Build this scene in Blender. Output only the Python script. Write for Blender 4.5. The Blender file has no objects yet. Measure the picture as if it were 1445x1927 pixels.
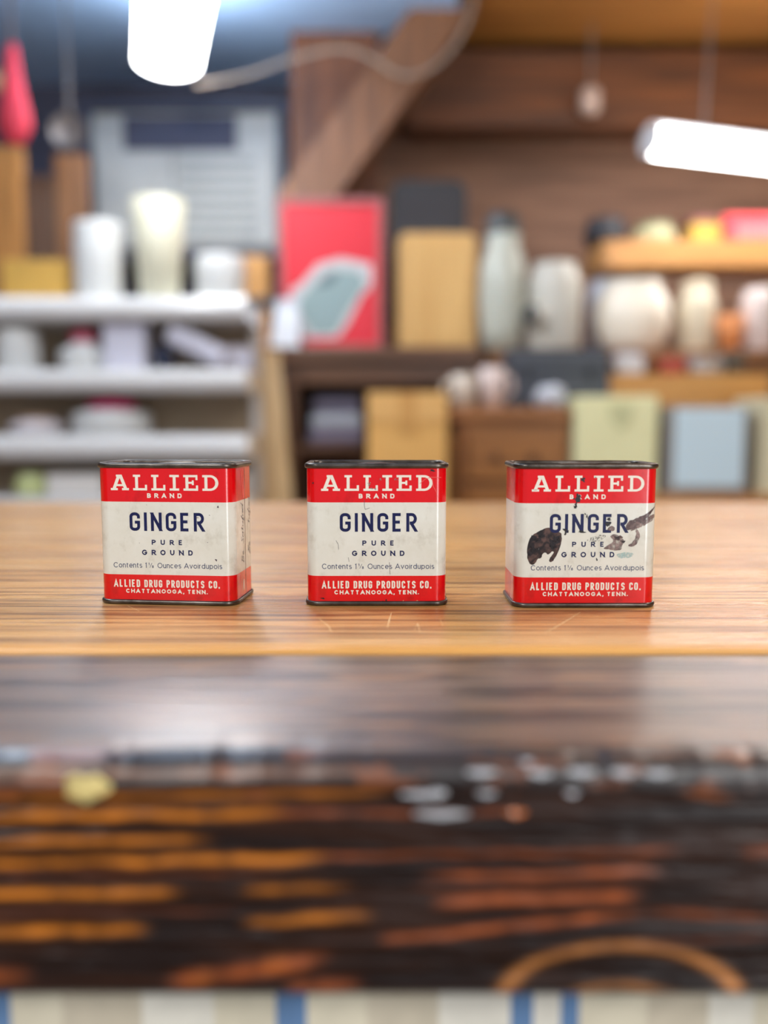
import bpy, bmesh, math, random
import numpy as np
from mathutils import Vector, Matrix
from mathutils.noise import noise as pnoise

random.seed(7)
rng = np.random.default_rng(11)
S = bpy.context.scene
C = S.collection
PI = math.pi
ZC = 0.95            # height of the counter top above the floor
W_PX, H_PX, F_PX = 1445.0, 1927.0, 1600.0
CAM = Vector((0.0, -0.342, ZC + 0.0735))
PITCH = math.atan((963.5 - 800.0) / F_PX)

# ------------------------------------------------------------------ camera
cd = bpy.data.cameras.new('camera')
cam = bpy.data.objects.new('camera', cd)
C.objects.link(cam)
cam.location = CAM
cam.rotation_euler = (PI / 2 - PITCH, 0, 0)
cd.sensor_fit = 'HORIZONTAL'
cd.sensor_width = 36.0
cd.lens = 36.0 * F_PX / W_PX
cd.clip_start = 0.01
cd.clip_end = 60
cd.dof.use_dof = True
cd.dof.focus_distance = 0.352
cd.dof.aperture_fstop = 4.4
S.camera = cam

# ------------------------------------------------------------------ world, lights, exposure
wd = bpy.data.worlds.new('daylight')
S.world = wd
wd.use_nodes = True
wd.node_tree.nodes['Background'].inputs[0].default_value = (0.80, 0.90, 1.0, 1)
wd.node_tree.nodes['Background'].inputs[1].default_value = 0.42


def area(name, loc, size, power, rot=(0, 0, 0), col=(1, 1, 1)):
    l = bpy.data.lights.new(name, 'AREA')
    l.shape = 'RECTANGLE'
    l.size, l.size_y = size
    l.energy = power
    l.color = col
    o = bpy.data.objects.new(name, l)
    o.location = loc
    o.rotation_euler = rot
    C.objects.link(o)


def fill_point(loc, power, r=.12, col=(1, .985, .96)):
    l = bpy.data.lights.new('fill_light', 'POINT')
    l.energy = power
    l.shadow_soft_size = r
    l.color = col
    o = bpy.data.objects.new('fill_light', l)
    o.location = loc
    C.objects.link(o)


# assumed overhead lights, unseen on the camera's side, filling the tin fronts
area('assumed_front_light', (-0.9, -1.9, 2.32), (0.25, 1.2), 38, col=(1, 0.985, 0.96))
area('assumed_front_light', (1.1, -2.1, 2.32), (0.25, 1.2), 38, col=(1, 0.985, 0.96))
# assumed light, unseen behind the camera on its right, added for tin corner highlights
area('assumed_corner_light', (1.75, -2.7, 1.05), (0.55, 1.9), 36, rot=(PI / 2, 0, math.radians(33)), col=(.93, .97, 1))
# added fill lights, unseen above the frame, brightening the back of the shop
fill_point((1.0, .55, 2.4), 46)
fill_point((-1.0, .55, 2.4), 46, col=(.95, .98, 1))
TUBE = 23.0

S.view_settings.view_transform = 'Standard'
S.view_settings.look = 'None'
S.view_settings.gamma = 1.0
S.view_settings.use_curve_mapping = False
S.view_settings.exposure = 0.0
S.cycles.use_denoising = True
S.cycles.max_bounces = 8
S.cycles.sample_clamp_indirect = 6


# ------------------------------------------------------------------ helpers
def lin(c):
    return tuple(((v / 255) / 12.92 if v / 255 <= .04045 else ((v / 255 + .055) / 1.055) ** 2.4) for v in c)


def at(px, py, Y):
    """the point of the plane y = Y that the photograph shows at this pixel"""
    u, v = (px - W_PX / 2) / F_PX, (py - H_PX / 2) / F_PX
    dy = math.cos(PITCH) - v * math.sin(PITCH)
    dz = -math.sin(PITCH) - v * math.cos(PITCH)
    t = (Y - CAM.y) / dy
    return Vector((CAM.x + u * t, Y, CAM.z + dz * t))


def px_of(X, Z, Y):
    """numpy: pixel of points of the plane y = Y"""
    dy = Y - CAM.y
    dz = Z - CAM.z
    depth = dy * math.cos(PITCH) - dz * math.sin(PITCH)
    up = dy * math.sin(PITCH) + dz * math.cos(PITCH)
    return W_PX / 2 + F_PX * (X - CAM.x) / depth, H_PX / 2 - F_PX * up / depth


MATS = {}


def mat(name, col, rough=.5, metal=0.0, coat=0.0, noise=0.0, nscale=8.0, bump=0.0, bscale=60.0, stretch=(1, 1, 1), emit=0.0, col2=None, spec=.5):
    if name in MATS:
        return MATS[name]
    m = bpy.data.materials.new(name)
    m.use_nodes = True
    nt = m.node_tree
    b = nt.nodes['Principled BSDF']
    c = lin(col)
    b.inputs['Base Color'].default_value = (*c, 1)
    b.inputs['Roughness'].default_value = rough
    b.inputs['Metallic'].default_value = metal
    b.inputs['Coat Weight'].default_value = coat
    b.inputs['Coat Roughness'].default_value = .12
    b.inputs['Specular IOR Level'].default_value = spec
    tc = nt.nodes.new('ShaderNodeTexCoord')
    mp = nt.nodes.new('ShaderNodeMapping')
    mp.inputs['Scale'].default_value = stretch
    nt.links.new(tc.outputs['Object'], mp.inputs[0])
    if noise or col2:
        n = nt.nodes.new('ShaderNodeTexNoise')
        n.inputs['Scale'].default_value = nscale
        n.inputs['Detail'].default_value = 5
        nt.links.new(mp.outputs[0], n.inputs['Vector'])
        r = nt.nodes.new('ShaderNodeValToRGB')
        r.color_ramp.elements[0].position = .33
        r.color_ramp.elements[1].position = .68
        c2 = lin(col2) if col2 else tuple(v * (1 - noise) for v in c)
        r.color_ramp.elements[0].color = (*c2, 1)
        r.color_ramp.elements[1].color = (*c, 1)
        nt.links.new(n.outputs['Fac'], r.inputs[0])
        nt.links.new(r.outputs[0], b.inputs['Base Color'])
    if bump:
        n2 = nt.nodes.new('ShaderNodeTexNoise')
        n2.inputs['Scale'].default_value = bscale
        n2.inputs['Detail'].default_value = 4
        nt.links.new(mp.outputs[0], n2.inputs['Vector'])
        bp = nt.nodes.new('ShaderNodeBump')
        bp.inputs['Strength'].default_value = bump
        bp.inputs['Distance'].default_value = .002
        nt.links.new(n2.outputs['Fac'], bp.inputs['Height'])
        nt.links.new(bp.outputs[0], b.inputs['Normal'])
    if emit:
        b.inputs['Emission Color'].default_value = (1, 1, 1, 1)
        b.inputs['Emission Strength'].default_value = emit
    MATS[name] = m
    return m


def wood(name, col, col2, axis=0, scale=3.0, rough=.45, coat=0.0, bump=.2):
    st = [14, 14, 14]
    st[axis] = 1
    return mat(name, col, rough=rough, coat=coat, col2=col2, nscale=scale, stretch=tuple(st), bump=bump, bscale=scale * 2)


def obj(name, bm, m=None, parent=None, smooth=False, loc=None):
    me = bpy.data.meshes.new(name)
    if isinstance(bm, tuple):
        me.from_pydata(bm[0], [], bm[1])
    else:
        bmesh.ops.recalc_face_normals(bm, faces=bm.faces[:])
        bm.to_mesh(me)
        bm.free()
    for mm in (m if isinstance(m, (list, tuple)) else [m]):
        if mm:
            me.materials.append(mm)
    if smooth:
        me.polygons.foreach_set('use_smooth', [True] * len(me.polygons))
    o = bpy.data.objects.new(name, me)
    C.objects.link(o)
    if parent:
        o.parent = parent
    if loc is not None:
        o.location = loc
    return o


def tag(o, label, cat, group=None, kind=None):
    if label:
        o['label'] = label
    if cat:
        o['category'] = cat
    if group:
        o['group'] = group
    if kind:
        o['kind'] = kind
    return o


def thing(name, label, cat, loc=(0, 0, 0), rz=0, group=None):
    o = bpy.data.objects.new(name, None)
    o.empty_display_size = .05
    C.objects.link(o)
    o.location = loc
    o.rotation_euler = (0, 0, rz)
    return tag(o, label, cat, group)


def struct(name, bm, m, smooth=False):
    o = obj(name, bm, m, smooth=smooth)
    o['kind'] = 'structure'
    return o


def BM():
    return bmesh.new()


def box(bm, x0, x1, y0, y1, z0, z1, bevel=0.0, seg=2):
    r = bmesh.ops.create_cube(bm, size=1.0)
    vs = r['verts']
    for v in vs:
        v.co = Vector((x0 + (v.co.x + .5) * (x1 - x0), y0 + (v.co.y + .5) * (y1 - y0), z0 + (v.co.z + .5) * (z1 - z0)))
    if bevel:
        es = list({e for v in vs for e in v.link_edges})
        bmesh.ops.bevel(bm, geom=es, offset=bevel, segments=seg, affect='EDGES', profile=.5)
    return bm


def boxm(*a, **k):
    return box(BM(), *a, **k)


def lathe(bm, prof, n=32, cx=0, cy=0, sx=1.0, sy=1.0):
    rings = []
    for r, z in prof:
        if r < 1e-6:
            rings.append([bm.verts.new((cx, cy, z))])
        else:
            rings.append([bm.verts.new((cx + sx * r * math.cos(2 * PI * i / n), cy + sy * r * math.sin(2 * PI * i / n), z)) for i in range(n)])
    for a, b in zip(rings, rings[1:]):
        for i in range(n):
            j = (i + 1) % n
            if len(a) == 1 and len(b) == 1:
                continue
            if len(a) == 1:
                bm.faces.new((a[0], b[j], b[i]))
            elif len(b) == 1:
                bm.faces.new((a[i], a[j], b[0]))
            else:
                bm.faces.new((a[i], a[j], b[j], b[i]))
    return bm


def tube(bm, pts, r, n=10, cap=True):
    pts = [Vector(p) for p in pts]
    rs = r if isinstance(r, (list, tuple)) else [r] * len(pts)
    rings = []
    for i, p in enumerate(pts):
        t = (pts[min(i + 1, len(pts) - 1)] - pts[max(i - 1, 0)]).normalized()
        a = t.orthogonal().normalized() if i == 0 else (rings_n - t * rings_n.dot(t)).normalized()
        rings_n = a
        b = t.cross(a)
        rings.append([bm.verts.new(p + (a * math.cos(2 * PI * k / n) + b * math.sin(2 * PI * k / n)) * rs[i]) for k in range(n)])
    for a, b in zip(rings, rings[1:]):
        for k in range(n):
            bm.faces.new((a[k], a[(k + 1) % n], b[(k + 1) % n], b[k]))
    if cap:
        bm.faces.new(rings[0])
        bm.faces.new(rings[-1][::-1])
    return bm


def rrect(w, d, r, n=8, ext=0.0):
    """closed counter-clockwise loop of a rounded rectangle, points also just beside the corners"""
    hx, hy = w / 2, d / 2
    out = []
    for cx, cy, a0 in ((hx - r, hy - r, 0), (-hx + r, hy - r, 90), (-hx + r, -hy + r, 180), (hx - r, -hy + r, 270)):
        for k in range(n + 1):
            a = math.radians(a0 + 90 * k / n)
            out.append((cx + r * math.cos(a), cy + r * math.sin(a)))
    return out


def beam_between(bm, p, q, w, h):
    """square timber from p to q"""
    p, q = Vector(p), Vector(q)
    t = (q - p).normalized()
    s = t.cross(Vector((0, 1, 0))).normalized()
    y = Vector((0, 1, 0))
    vs = []
    for e in (p, q):
        for a, b in ((-1, -1), (1, -1), (1, 1), (-1, 1)):
            vs.append(bm.verts.new(e + s * a * w / 2 + y * b * h / 2))
    for f in ((0, 1, 2, 3), (7, 6, 5, 4), (0, 4, 5, 1), (1, 5, 6, 2), (2, 6, 7, 3), (3, 7, 4, 0)):
        bm.faces.new([vs[i] for i in f])
    return bm


# ------------------------------------------------------------------ the room
YB = 3.9
wall_wood = wood('wall_boards', (152, 110, 84), (112, 78, 58), axis=0, scale=2.0, rough=.6)
ceil_wood = wood('ceiling_boards', (176, 118, 56), (128, 80, 34), axis=0, scale=1.5, rough=.5)
beam_wood = wood('beam_timber', (112, 64, 28), (66, 36, 14), axis=0, scale=2.0, rough=.55)
rafter_wood = wood('rafter_timber', (138, 92, 58), (92, 58, 34), axis=2, scale=2.0, rough=.55)
struct('floor', boxm(-3.2, 3.2, -3.2, YB + .2, -.05, 0), wood('floor_boards', (120, 85, 55), (85, 58, 36), axis=1, scale=2))
struct('wall_back', boxm(-3.2, 3.2, YB, YB + .12, 0, 3.0), wall_wood)
struct('wall_left', boxm(-3.2, -3.1, -3.2, YB, 0, 3.0), wall_wood)
struct('wall_right', boxm(3.1, 3.2, -3.2, YB, 0, 3.0), wall_wood)
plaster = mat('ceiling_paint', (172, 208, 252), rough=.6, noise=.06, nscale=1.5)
XS = .28
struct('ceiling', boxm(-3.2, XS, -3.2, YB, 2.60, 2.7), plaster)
struct('ceiling_boarded', boxm(XS, 3.2, -3.2, YB, 2.64, 2.74), ceil_wood)
slate = mat('dark_slate_paint', (70, 72, 92), rough=.6, noise=.25, nscale=2)
a, b = at(-120, 330, 3.8), at(548, 120, 3.8)
struct('wall_alcove', boxm(-3.1, b.x, 3.8, YB, 0, 2.60), slate)
# beams
a, b = at(770, 238, 3.4), at(1445, 95, 3.4)
struct('beam_cross', boxm(a.x, 3.1, 3.4, 3.6, a.z, b.z), beam_wood)
p, q = at(590, 365, 3.15), at(860, -10, 3.15)
d = (q - p).normalized()
struct('beam_rafter', beam_between(BM(), p - d * .1, q + d * .55, .19, .16), rafter_wood)
a, b = at(550, 300, 3.26), at(712, 300, 3.26)
struct('pillar_timber', boxm(a.x, b.x, 3.26, 3.39, 0, 2.60), wood('post_timber', (120, 72, 42), (84, 48, 28), axis=2, scale=2, rough=.6))

# ------------------------------------------------------------------ fluorescent fixtures
lampwhite = mat('lamp_housing', (225, 228, 232), rough=.4)
diff = mat('lamp_diffuser', (250, 250, 250), emit=TUBE)


def fixture(label, p, q, w, hang=0.0, drop=None):
    """long wrap-around ceiling lamp from p to q (underside centre line)"""
    p, q = Vector(p), Vector(q)
    L = (q - p).length
    rz = math.atan2((q - p).y, (q - p).x)
    tilt = math.asin((q - p).z / L)
    t = thing('ceiling_light', label, 'light', (p + q) / 2, rz)
    t.rotation_euler = (0, -tilt, rz)
    obj('housing', boxm(-L / 2 - .015, L / 2 + .015, -w * .16, w * .16, .0855, .105, .006), lampwhite, t)
    bm = BM()
    n = 20
    loop = [(w / 2 * math.cos(PI + 2 * PI * k / n), .05 + (.05 if k <= 10 else .035) * math.sin(PI + 2 * PI * k / n)) for k in range(n)]
    r0 = [bm.verts.new((-L / 2, y, z)) for y, z in loop]
    r1 = [bm.verts.new((L / 2, y, z)) for y, z in loop]
    for i in range(n):
        bm.faces.new((r0[i], r0[(i + 1) % n], r1[(i + 1) % n], r1[i]))
    bm.faces.new(r0)
    bm.faces.new(r1[::-1])
    obj('diffuser', bm, diff, t, smooth=False)
    for sx in (-1, 1):
        bm = BM()
        n2 = 20
        lp = [(w * .51 * math.cos(PI + 2 * PI * k / n2), .05 + .052 * math.sin(PI + 2 * PI * k / n2)) for k in range(n2)]
        x0, x1 = sx * L / 2, sx * (L / 2 + .012)
        a = [bm.verts.new((x0, y, z)) for y, z in lp]
        b = [bm.verts.new((x1, y, z)) for y, z in lp]
        for i in range(n2):
            bm.faces.new((a[i], a[(i + 1) % n2], b[(i + 1) % n2], b[i]))
        bm.faces.new(a)
        bm.faces.new(b[::-1])
        obj('end_cap', bm, lampwhite, t)
    for sx in (-.35, .35):
        bm = BM()
        zt = 2.60 - max(p.z, q.z) + .02
        tube(bm, [(sx * L, 0, .1), (sx * L, 0, zt)], .004, n=6)
        obj('hanger', bm, mat('hanger_steel', (150, 150, 150), rough=.4, metal=.8), t)
    return t


zl = at(316, 128, 2.95).z
pf = at(316, 128, 2.95)
pn = at(335, 0, 2.36)
pn.z = zl
dirn = (pn - pf).normalized()
fixture('long white ceiling light over the pale blue ceiling, running towards the counter', pf + Vector((0, 0, -.03)), pf + dirn * 1.3 + Vector((0, 0, -.03)), .225)
pr = at(1225, 292, 2.7)
pr2 = at(1445, 318, 2.8)
dirr = (pr2 - pr).normalized()
fixture('white hanging tube light over the shelf with the red tin', pr, pr + dirr * 1.3, .125)

# pale cord swagged below the ceiling, and a hanging porcelain insulator
bm = BM()
pts = [at(x, y, 3.0) for x, y in ((370, 160), (470, 140), (560, 108), (640, 92), (700, 110), (750, 140), (800, 135), (845, 100), (880, 40), (900, -40))]
fine = []
for i in range(len(pts) - 1):
    for k in range(6):
        u = k / 6
        p0, p1, p2, p3 = pts[max(i - 1, 0)], pts[i], pts[i + 1], pts[min(i + 2, len(pts) - 1)]
        fine.append(.5 * ((2 * p1) + (-p0 + p2) * u + (2 * p0 - 5 * p1 + 4 * p2 - p3) * u * u + (-p0 + 3 * p1 - 3 * p2 + p3) * u ** 3))
for f in fine:
    f.y = 3.0
tube(bm, fine, .0065, n=8)
tag(obj('cord', bm, mat('pale_cord', (160, 144, 128), rough=.6), smooth=True), 'pale cord swagged across the sloping timber under the ceiling', 'cord')
c = at(1110, 190, 3.3)
t = thing('pulley', 'small pale pulley hanging in front of the dark cross beam', 'pulley', (c.x, c.y, c.z - .05))
obj('wheel', lathe(BM(), [(0, .0), (.035, .004), (.045, .03), (.035, .05), (.045, .07), (.035, .096), (0, .1)], 20), mat('porcelain', (190, 165, 150), rough=.3), t, True)
bm = BM()
tube(bm, [(0, 0, .098), (0, 0, 2.64 - c.z + .05)], .005, 6)
obj('hook', bm, mat('hanger_steel', (150, 150, 150)), t)

# ------------------------------------------------------------------ left side: wall unit behind the shelves
Y = 3.48
a, b = at(176, 470, Y), at(520, 205, Y)
w, h = b.x - a.x, b.z - a.z
t = thing('wall_cabinet', 'pale grey louvred wall cabinet in a dark frame above the white shelves', 'cabinet', ((a.x + b.x) / 2, Y, a.z))
gp = mat('pale_grey_paint', (198, 200, 196), rough=.5, noise=.15, nscale=4)
dk = mat('dark_frame_paint', (62, 66, 84), rough=.5)
obj('body', boxm(-w / 2, w / 2, .04, .28, 0, h, .004), gp, t)
bm = BM()
e = .035
box(bm, -w / 2 - e, -w / 2, 0, .28, -e, h + e)
box(bm, w / 2, w / 2 + e, 0, .28, -e, h + e)
box(bm, -w / 2, w / 2, 0, .28, h, h + e)
box(bm, -w / 2, w / 2, 0, .28, -e, 0)
obj('frame', bm, dk, t)
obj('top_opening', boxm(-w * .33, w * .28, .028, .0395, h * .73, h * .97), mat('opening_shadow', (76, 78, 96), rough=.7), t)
# two doors, right one louvred
x1 = at(318, 0, Y).x - t.location.x
obj('door', boxm(-w / 2 + .02, x1 - .008, .012, .0395, .02, h * .71, .004), gp, t)
dr = obj('door', boxm(x1 + .008, w / 2 - .02, .012, .0395, .02, h * .71, .004), gp, t)
bm = BM()
for k in range(7):
    z = .05 + k * (h * .62) / 7
    box(bm, x1 + .03, w / 2 - .09, .004, .0118, z, z + h * .045, .002)
obj('louvre', bm, mat('louvre_grey', (158, 162, 160), rough=.5), dr)

# ------------------------------------------------------------------ left: white shelf unit
YS = 2.3
sh_w = mat('white_enamel', (228, 228, 226), rough=.22, coat=.6, noise=.05, nscale=3)
back_m = mat('beige_back_board', (166, 148, 124), rough=.7, noise=.15)
x0, x1 = at(-160, 600, YS).x, at(462, 600, YS).x
t = thing('shelf_unit', 'white enamelled shelf unit on the left with three thick rounded shelves', 'shelves', (0, 0, 0))
DS = .32
shelf_top = {}
for nm, ya, yb in (('top', 556, 600), ('mid', 693, 737), ('low', 818, 866)):
    za, zb = at(0, ya, YS).z, at(0, yb, YS).z
    shelf_top[nm] = za + .0008
    bm = BM()
    n = 8
    r = (za - zb) / 2
    prof = [(YS + DS, za)] + [(YS + r * .8 - r * .8 * math.sin(PI * k / n), zb + r + r * math.cos(PI * k / n)) for k in range(n + 1)] + [(YS + DS, zb)]
    A = [bm.verts.new((x0, y, z)) for y, z in prof]
    B = [bm.verts.new((x1, y, z)) for y, z in prof]
    for i in range(len(prof)):
        j = (i + 1) % len(prof)
        bm.faces.new((A[i], A[j], B[j], B[i]))
    bm.faces.new(A[::-1])
    bm.faces.new(B)
    obj('shelf', bm, sh_w, t)
zlow = at(0, 945, YS).z
bz = shelf_top['top'] - .03
obj('back_panel', boxm(x0, x1, YS + DS, YS + DS + .02, 0, bz), back_m, t)
for xx in (x0, x1 - .03):
    obj('upright', boxm(xx, xx + .03, YS + DS - .03, YS + DS - .0005, 0, bz), sh_w, t)
zb0 = at(0, 936, YS).z

obj('shelf', boxm(x0, x1, YS, YS + DS, zb0 - .06, zb0, .008), sh_w, t)
obj('plinth', boxm(x0 + .02, x1 - .02, YS + .04, YS + DS - .04, 0, zb0 - .06), sh_w, t)


def dims(xa, ya, xb, yb, Y):
    a, b = at(xa, yb, Y), at(xb, ya, Y)
    return (a.x + b.x) / 2, a.z, b.x - a.x, b.z - a.z


white = mat('white_glaze', (218, 220, 218), rough=.3)
cream = mat('cream_glaze', (222, 219, 194), rough=.35)
pink = mat('pink_lid', (228, 48, 126), rough=.4)
lav = mat('pale_lavender_card', (214, 214, 228), rough=.6)


def jar(name, label, cat, x, ytop, wpx, Y, zs, body_m, lid_m=None, neck=.8, group=None, taper=1.0, lidh=.18, lidw=.8, shape='jar'):
    """turned vessel whose foot stands on zs; ytop is its top in the photograph"""
    a, b = at(x - wpx / 2, ytop, Y), at(x + wpx / 2, ytop, Y)
    w, h = b.x - a.x, a.z - zs
    r = w / 2
    t = thing(name, label, cat, ((a.x + b.x) / 2, Y + r, zs), group=group)
    lh = h * lidh if lid_m else 0
    hb = h - lh
    if shape == 'jar':
        pr = [(0, 0), (r * .9 * taper, 0), (r * taper, hb * .06), (r, hb * .78), (r * .96, hb * .86), (r * neck, hb * .93), (r * neck, hb), (r * neck - .006, hb), (r * neck - .006, hb * .9), (0, hb * .88)]
    elif shape == 'pot':
        pr = [(0, 0), (r * .7 * taper, 0), (r * .9, hb * .2), (r, hb * .45), (r * .93, hb * .75), (r * neck, hb * .92), (r * (neck + .06), hb), (r * neck, hb), (r * (neck - .06), hb * .9), (0, hb * .85)]
    else:
        pr = [(0, 0), (r * taper, 0), (r * (taper + (1 - taper) * .5), hb * .5), (r, hb), (r * .93, hb), (r * .9, hb * .9), (0, hb * .88)]
    obj('body', lathe(BM(), pr), body_m, t, True)
    if lid_m:
        rl = r * lidw
        obj('lid', lathe(BM(), [(rl, hb + .0005), (rl, hb + lh * .7), (rl * .85, hb + lh * .85), (rl * .25, hb + lh * .88), (rl * .25, hb + lh), (0, hb + lh), ]), lid_m, t, True)
    return t


zt, zm, zo = shelf_top['top'], shelf_top['mid'], shelf_top['low']
# on the top shelf
jar('canister', 'straight white canister on the top shelf, left of the tall cream vase', 'canister', 167, 412, 92, YS + .06, zt, white, neck=.96, taper=.95)
jar('vase', 'tall cream flared vase on the top shelf', 'vase', 283, 366, 104, YS + .04, zt, cream, taper=.72, shape='flare')
jar('crock', 'short white crock on the top shelf, right of the tall cream vase', 'crock', 405, 474, 98, YS + .05, zt, white, neck=.9, taper=.92)
x, z, w, h = dims(120, 520, 220, 545, YS + .01)
tag(obj('wooden_tray', boxm(at(-20, 0, YS + .12).x, at(104, 0, YS + .12).x, YS + .12, YS + .27, zt, at(0, 488, YS + .12).z, .006), mat('mustard_wood', (205, 160, 72), rough=.5, noise=.2)), 'mustard wooden box on the top shelf, left of the white canister', 'box')
x, z, w, h = dims(452, 482, 505, 590, 2.81)
tag(obj('timber_board', boxm(x - w / 2, x + w / 2, 2.80, 2.83, 0, z + h, .006), wood('tan_board', (198, 146, 78), (172, 120, 58), axis=2)), 'tall tan board standing upright just past the end of the white shelves', 'board')
# black tray on a wooden ledge right of the shelf unit
# behind the shelf: upright boards and hanging things
woods_l = [('tan', (186, 128, 66), -25, 40, 275), ('dark brown', (96, 68, 50), 44, 96, 330), ('mid brown', (140, 96, 60), 100, 160, 290)]
for nm, cc, xa, xb, yt in woods_l:
    Yb = 2.8
    a, b = at(xa, yt, Yb), at(xb, yt, Yb)
    o = obj('timber_board', boxm(a.x, b.x, Yb, Yb + .035, 0, a.z, .004), wood('board_' + nm.replace(' ', '_'), cc, tuple(int(v * .75) for v in cc), axis=2, scale=2.5))
    tag(o, {'tan': 'tan upright board, nearest the left edge, behind the shelves', 'dark brown': 'dark brown upright board between two lighter boards behind the shelves', 'mid brown': 'mid brown upright board behind the white canister'}[nm], 'board', 'upright boards behind the white shelves')
# red hanging bag
c0 = at(30, 275, 2.5)
rr = (at(62, 200, 2.5).x - at(0, 200, 2.5).x) / 2
t = thing('hanging_bag', 'red cloth bag hanging by the left edge above the shelves', 'bag', (c0.x, 2.5, c0.z))
hb = at(30, 80, 2.5).z - c0.z
obj('pouch', lathe(BM(), [(0, 0), (rr * .6, .01), (rr, hb * .18), (rr * .95, hb * .32), (rr * .7, hb * .5), (rr * .45, hb * .75), (rr * .3, hb * .97), (0, hb)], 24, sy=.7), mat('red_cloth', (205, 52, 72), rough=.8, noise=.25, nscale=14), t, True)
bm = BM()
tube(bm, [(0, 0, hb * .98), (0, 0, 2.60 - c0.z)], .006, 6)
obj('strap', bm, mat('dark_strap', (70, 50, 50)), t)
obj('tag', boxm(-.06, -.02, -rr * .75, -rr * .75 + .004, hb * .5, hb * .68), mat('kraft_tag', (170, 130, 100)), t)
c0 = at(133, 285, 2.95)
t = thing('hanging_pan', 'dull grey pan hanging in the dark corner above the upright boards', 'pan', (c0.x, 2.95, c0.z))
bm = BM()
lathe(bm, [(0, 0), (.06, .01), (.065, .03), (.06, .03), (.055, .015), (0, .012)], 24)
bmesh.ops.rotate(bm, verts=bm.verts, cent=(0, 0, 0), matrix=Matrix.Rotation(PI / 2, 3, 'X'))
bmesh.ops.translate(bm, verts=bm.verts, vec=(0, 0, .065))
obj('pan_bowl', bm, mat('dull_tin', (112, 104, 100), rough=.5, metal=.3), t, True)
bm = BM()
tube(bm, [(0, 0, .128), (0, 0, .36)], .006, 8)
tube(bm, [(0, 0, .35), (0, 0, 2.60 - c0.z)], .003, 6)
obj('handle', bm, mat('dull_tin', (112, 104, 100)), t)

# on the middle shelf
jar('canister', 'white canister at the left end of the middle shelf', 'canister', 16, 613, 82, YS + .06, zm, white, neck=.94)
jar('jar', 'white jar with a dark pink knobbed lid on the middle shelf', 'jar', 140, 612, 96, YS + .05, zm, white, mat('rose_lid', (190, 82, 108), rough=.4), shape='pot', neck=.5, lidw=.52, lidh=.36, taper=1.2)
x, z, w, h = dims(196, 606, 268, 700, YS + .06)
t = thing('carton', 'pale lavender carton standing on the middle shelf', 'box', (x, YS + .06, zm))
obj('box_body', boxm(-w / 2, w / 2, 0, .12, 0, z + h - zm, .004), lav, t)
obj('flap', boxm(-w / 2, w / 2, -.004, -.0005, (z + h - zm) * .82, (z + h - zm)), mat('lavender_flap', (200, 200, 218), rough=.6), t)
x, z, w, h = dims(283, 640, 322, 696, YS + .09)
t = thing('bottle', 'small dark navy bottle between the lavender carton and the paper rolls', 'bottle', (x, YS + .13, zm))
H = z + h - zm
obj('body', lathe(BM(), [(0, 0), (w / 2, 0), (w / 2, H * .6), (w * .2, H * .75), (w * .18, H * .88), (0, H * .88)], 20), mat('navy_glass', (34, 42, 66), rough=.15), t, True)
obj('cap', lathe(BM(), [(0, H * .8805), (w * .22, H * .8805), (w * .22, H), (0, H)], 16), mat('navy_cap', (28, 30, 44)), t, True)
for i, (xa, ya, xb, yb, r, lb) in enumerate(((325, 628, 425, 690, .034, 'upper white paper roll slanting on the middle shelf'), (390, 668, 470, 705, .042, 'thick white paper roll lying lower at the shelf end'))):
    p, q = at(xa, ya, YS + .12), at(xb, yb, YS + .12)
    lo = min(p.z, q.z)
    t = thing('paper_roll', lb, 'roll', (0, 0, 0), group='paper rolls on the middle shelf')
    q.z = max(q.z, zm + r * 1.02)
    q.y += .1 * i - .03
    p.y += .1 * i - .03
    if i == 1:
        p.z = q.z = zm + r * 1.02
    bm = BM()
    tube(bm, [p, q], r, 20)
    obj('paper', bm, lav, t, False)
    bm = BM()
    d_ = (q - p).normalized()
    tube(bm, [q + d_ * .0008, q + d_ * .003], r * .45, 16)
    obj('core', bm, mat('roll_core', (150, 140, 130)), t)
# on the low shelf
jar('sugar_pot', 'pale lidded sugar pot at the left end of the low shelf', 'pot', 48, 782, 104, YS + .05, zo, mat('pale_pink_glaze', (226, 220, 224), rough=.3), mat('tan_lid', (176, 140, 112), rough=.5), shape='pot', neck=.62, lidw=.66, lidh=.22)
jar('tub', 'wide white tub with a bright pink lid on the low shelf', 'tub', 186, 748, 152, YS + .05, zo, white, pink, neck=.8, lidw=.6, lidh=.32)
x, z, w, h = dims(275, 808, 445, 870, YS + .3)
# on the base shelf
jar('jar', 'pale green jar on the bottom shelf beside the counter edge', 'jar', 47, 891, 62, YS + .06, zb0 + .0008, mat('pale_green_glass', (206, 214, 150), rough=.3), lid_m=mat('green_lid', (190, 200, 150), rough=.4), neck=.8)
x, z, w, h = dims(88, 893, 192, 936, YS + .06)
tag(obj('carton', boxm(x - w / 2, x + w / 2, YS + .06, YS + .2, zb0 + .0008, z + h, .004), mat('off_white_card', (224, 220, 214), rough=.7)), 'low off-white carton on the bottom shelf, right of the green jar', 'box')
jar('cup', 'small white cup on the bottom shelf, by the cream post', 'cup', 436, 891, 60, YS + .06, zb0 + .0008, white, neck=.94)

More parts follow.
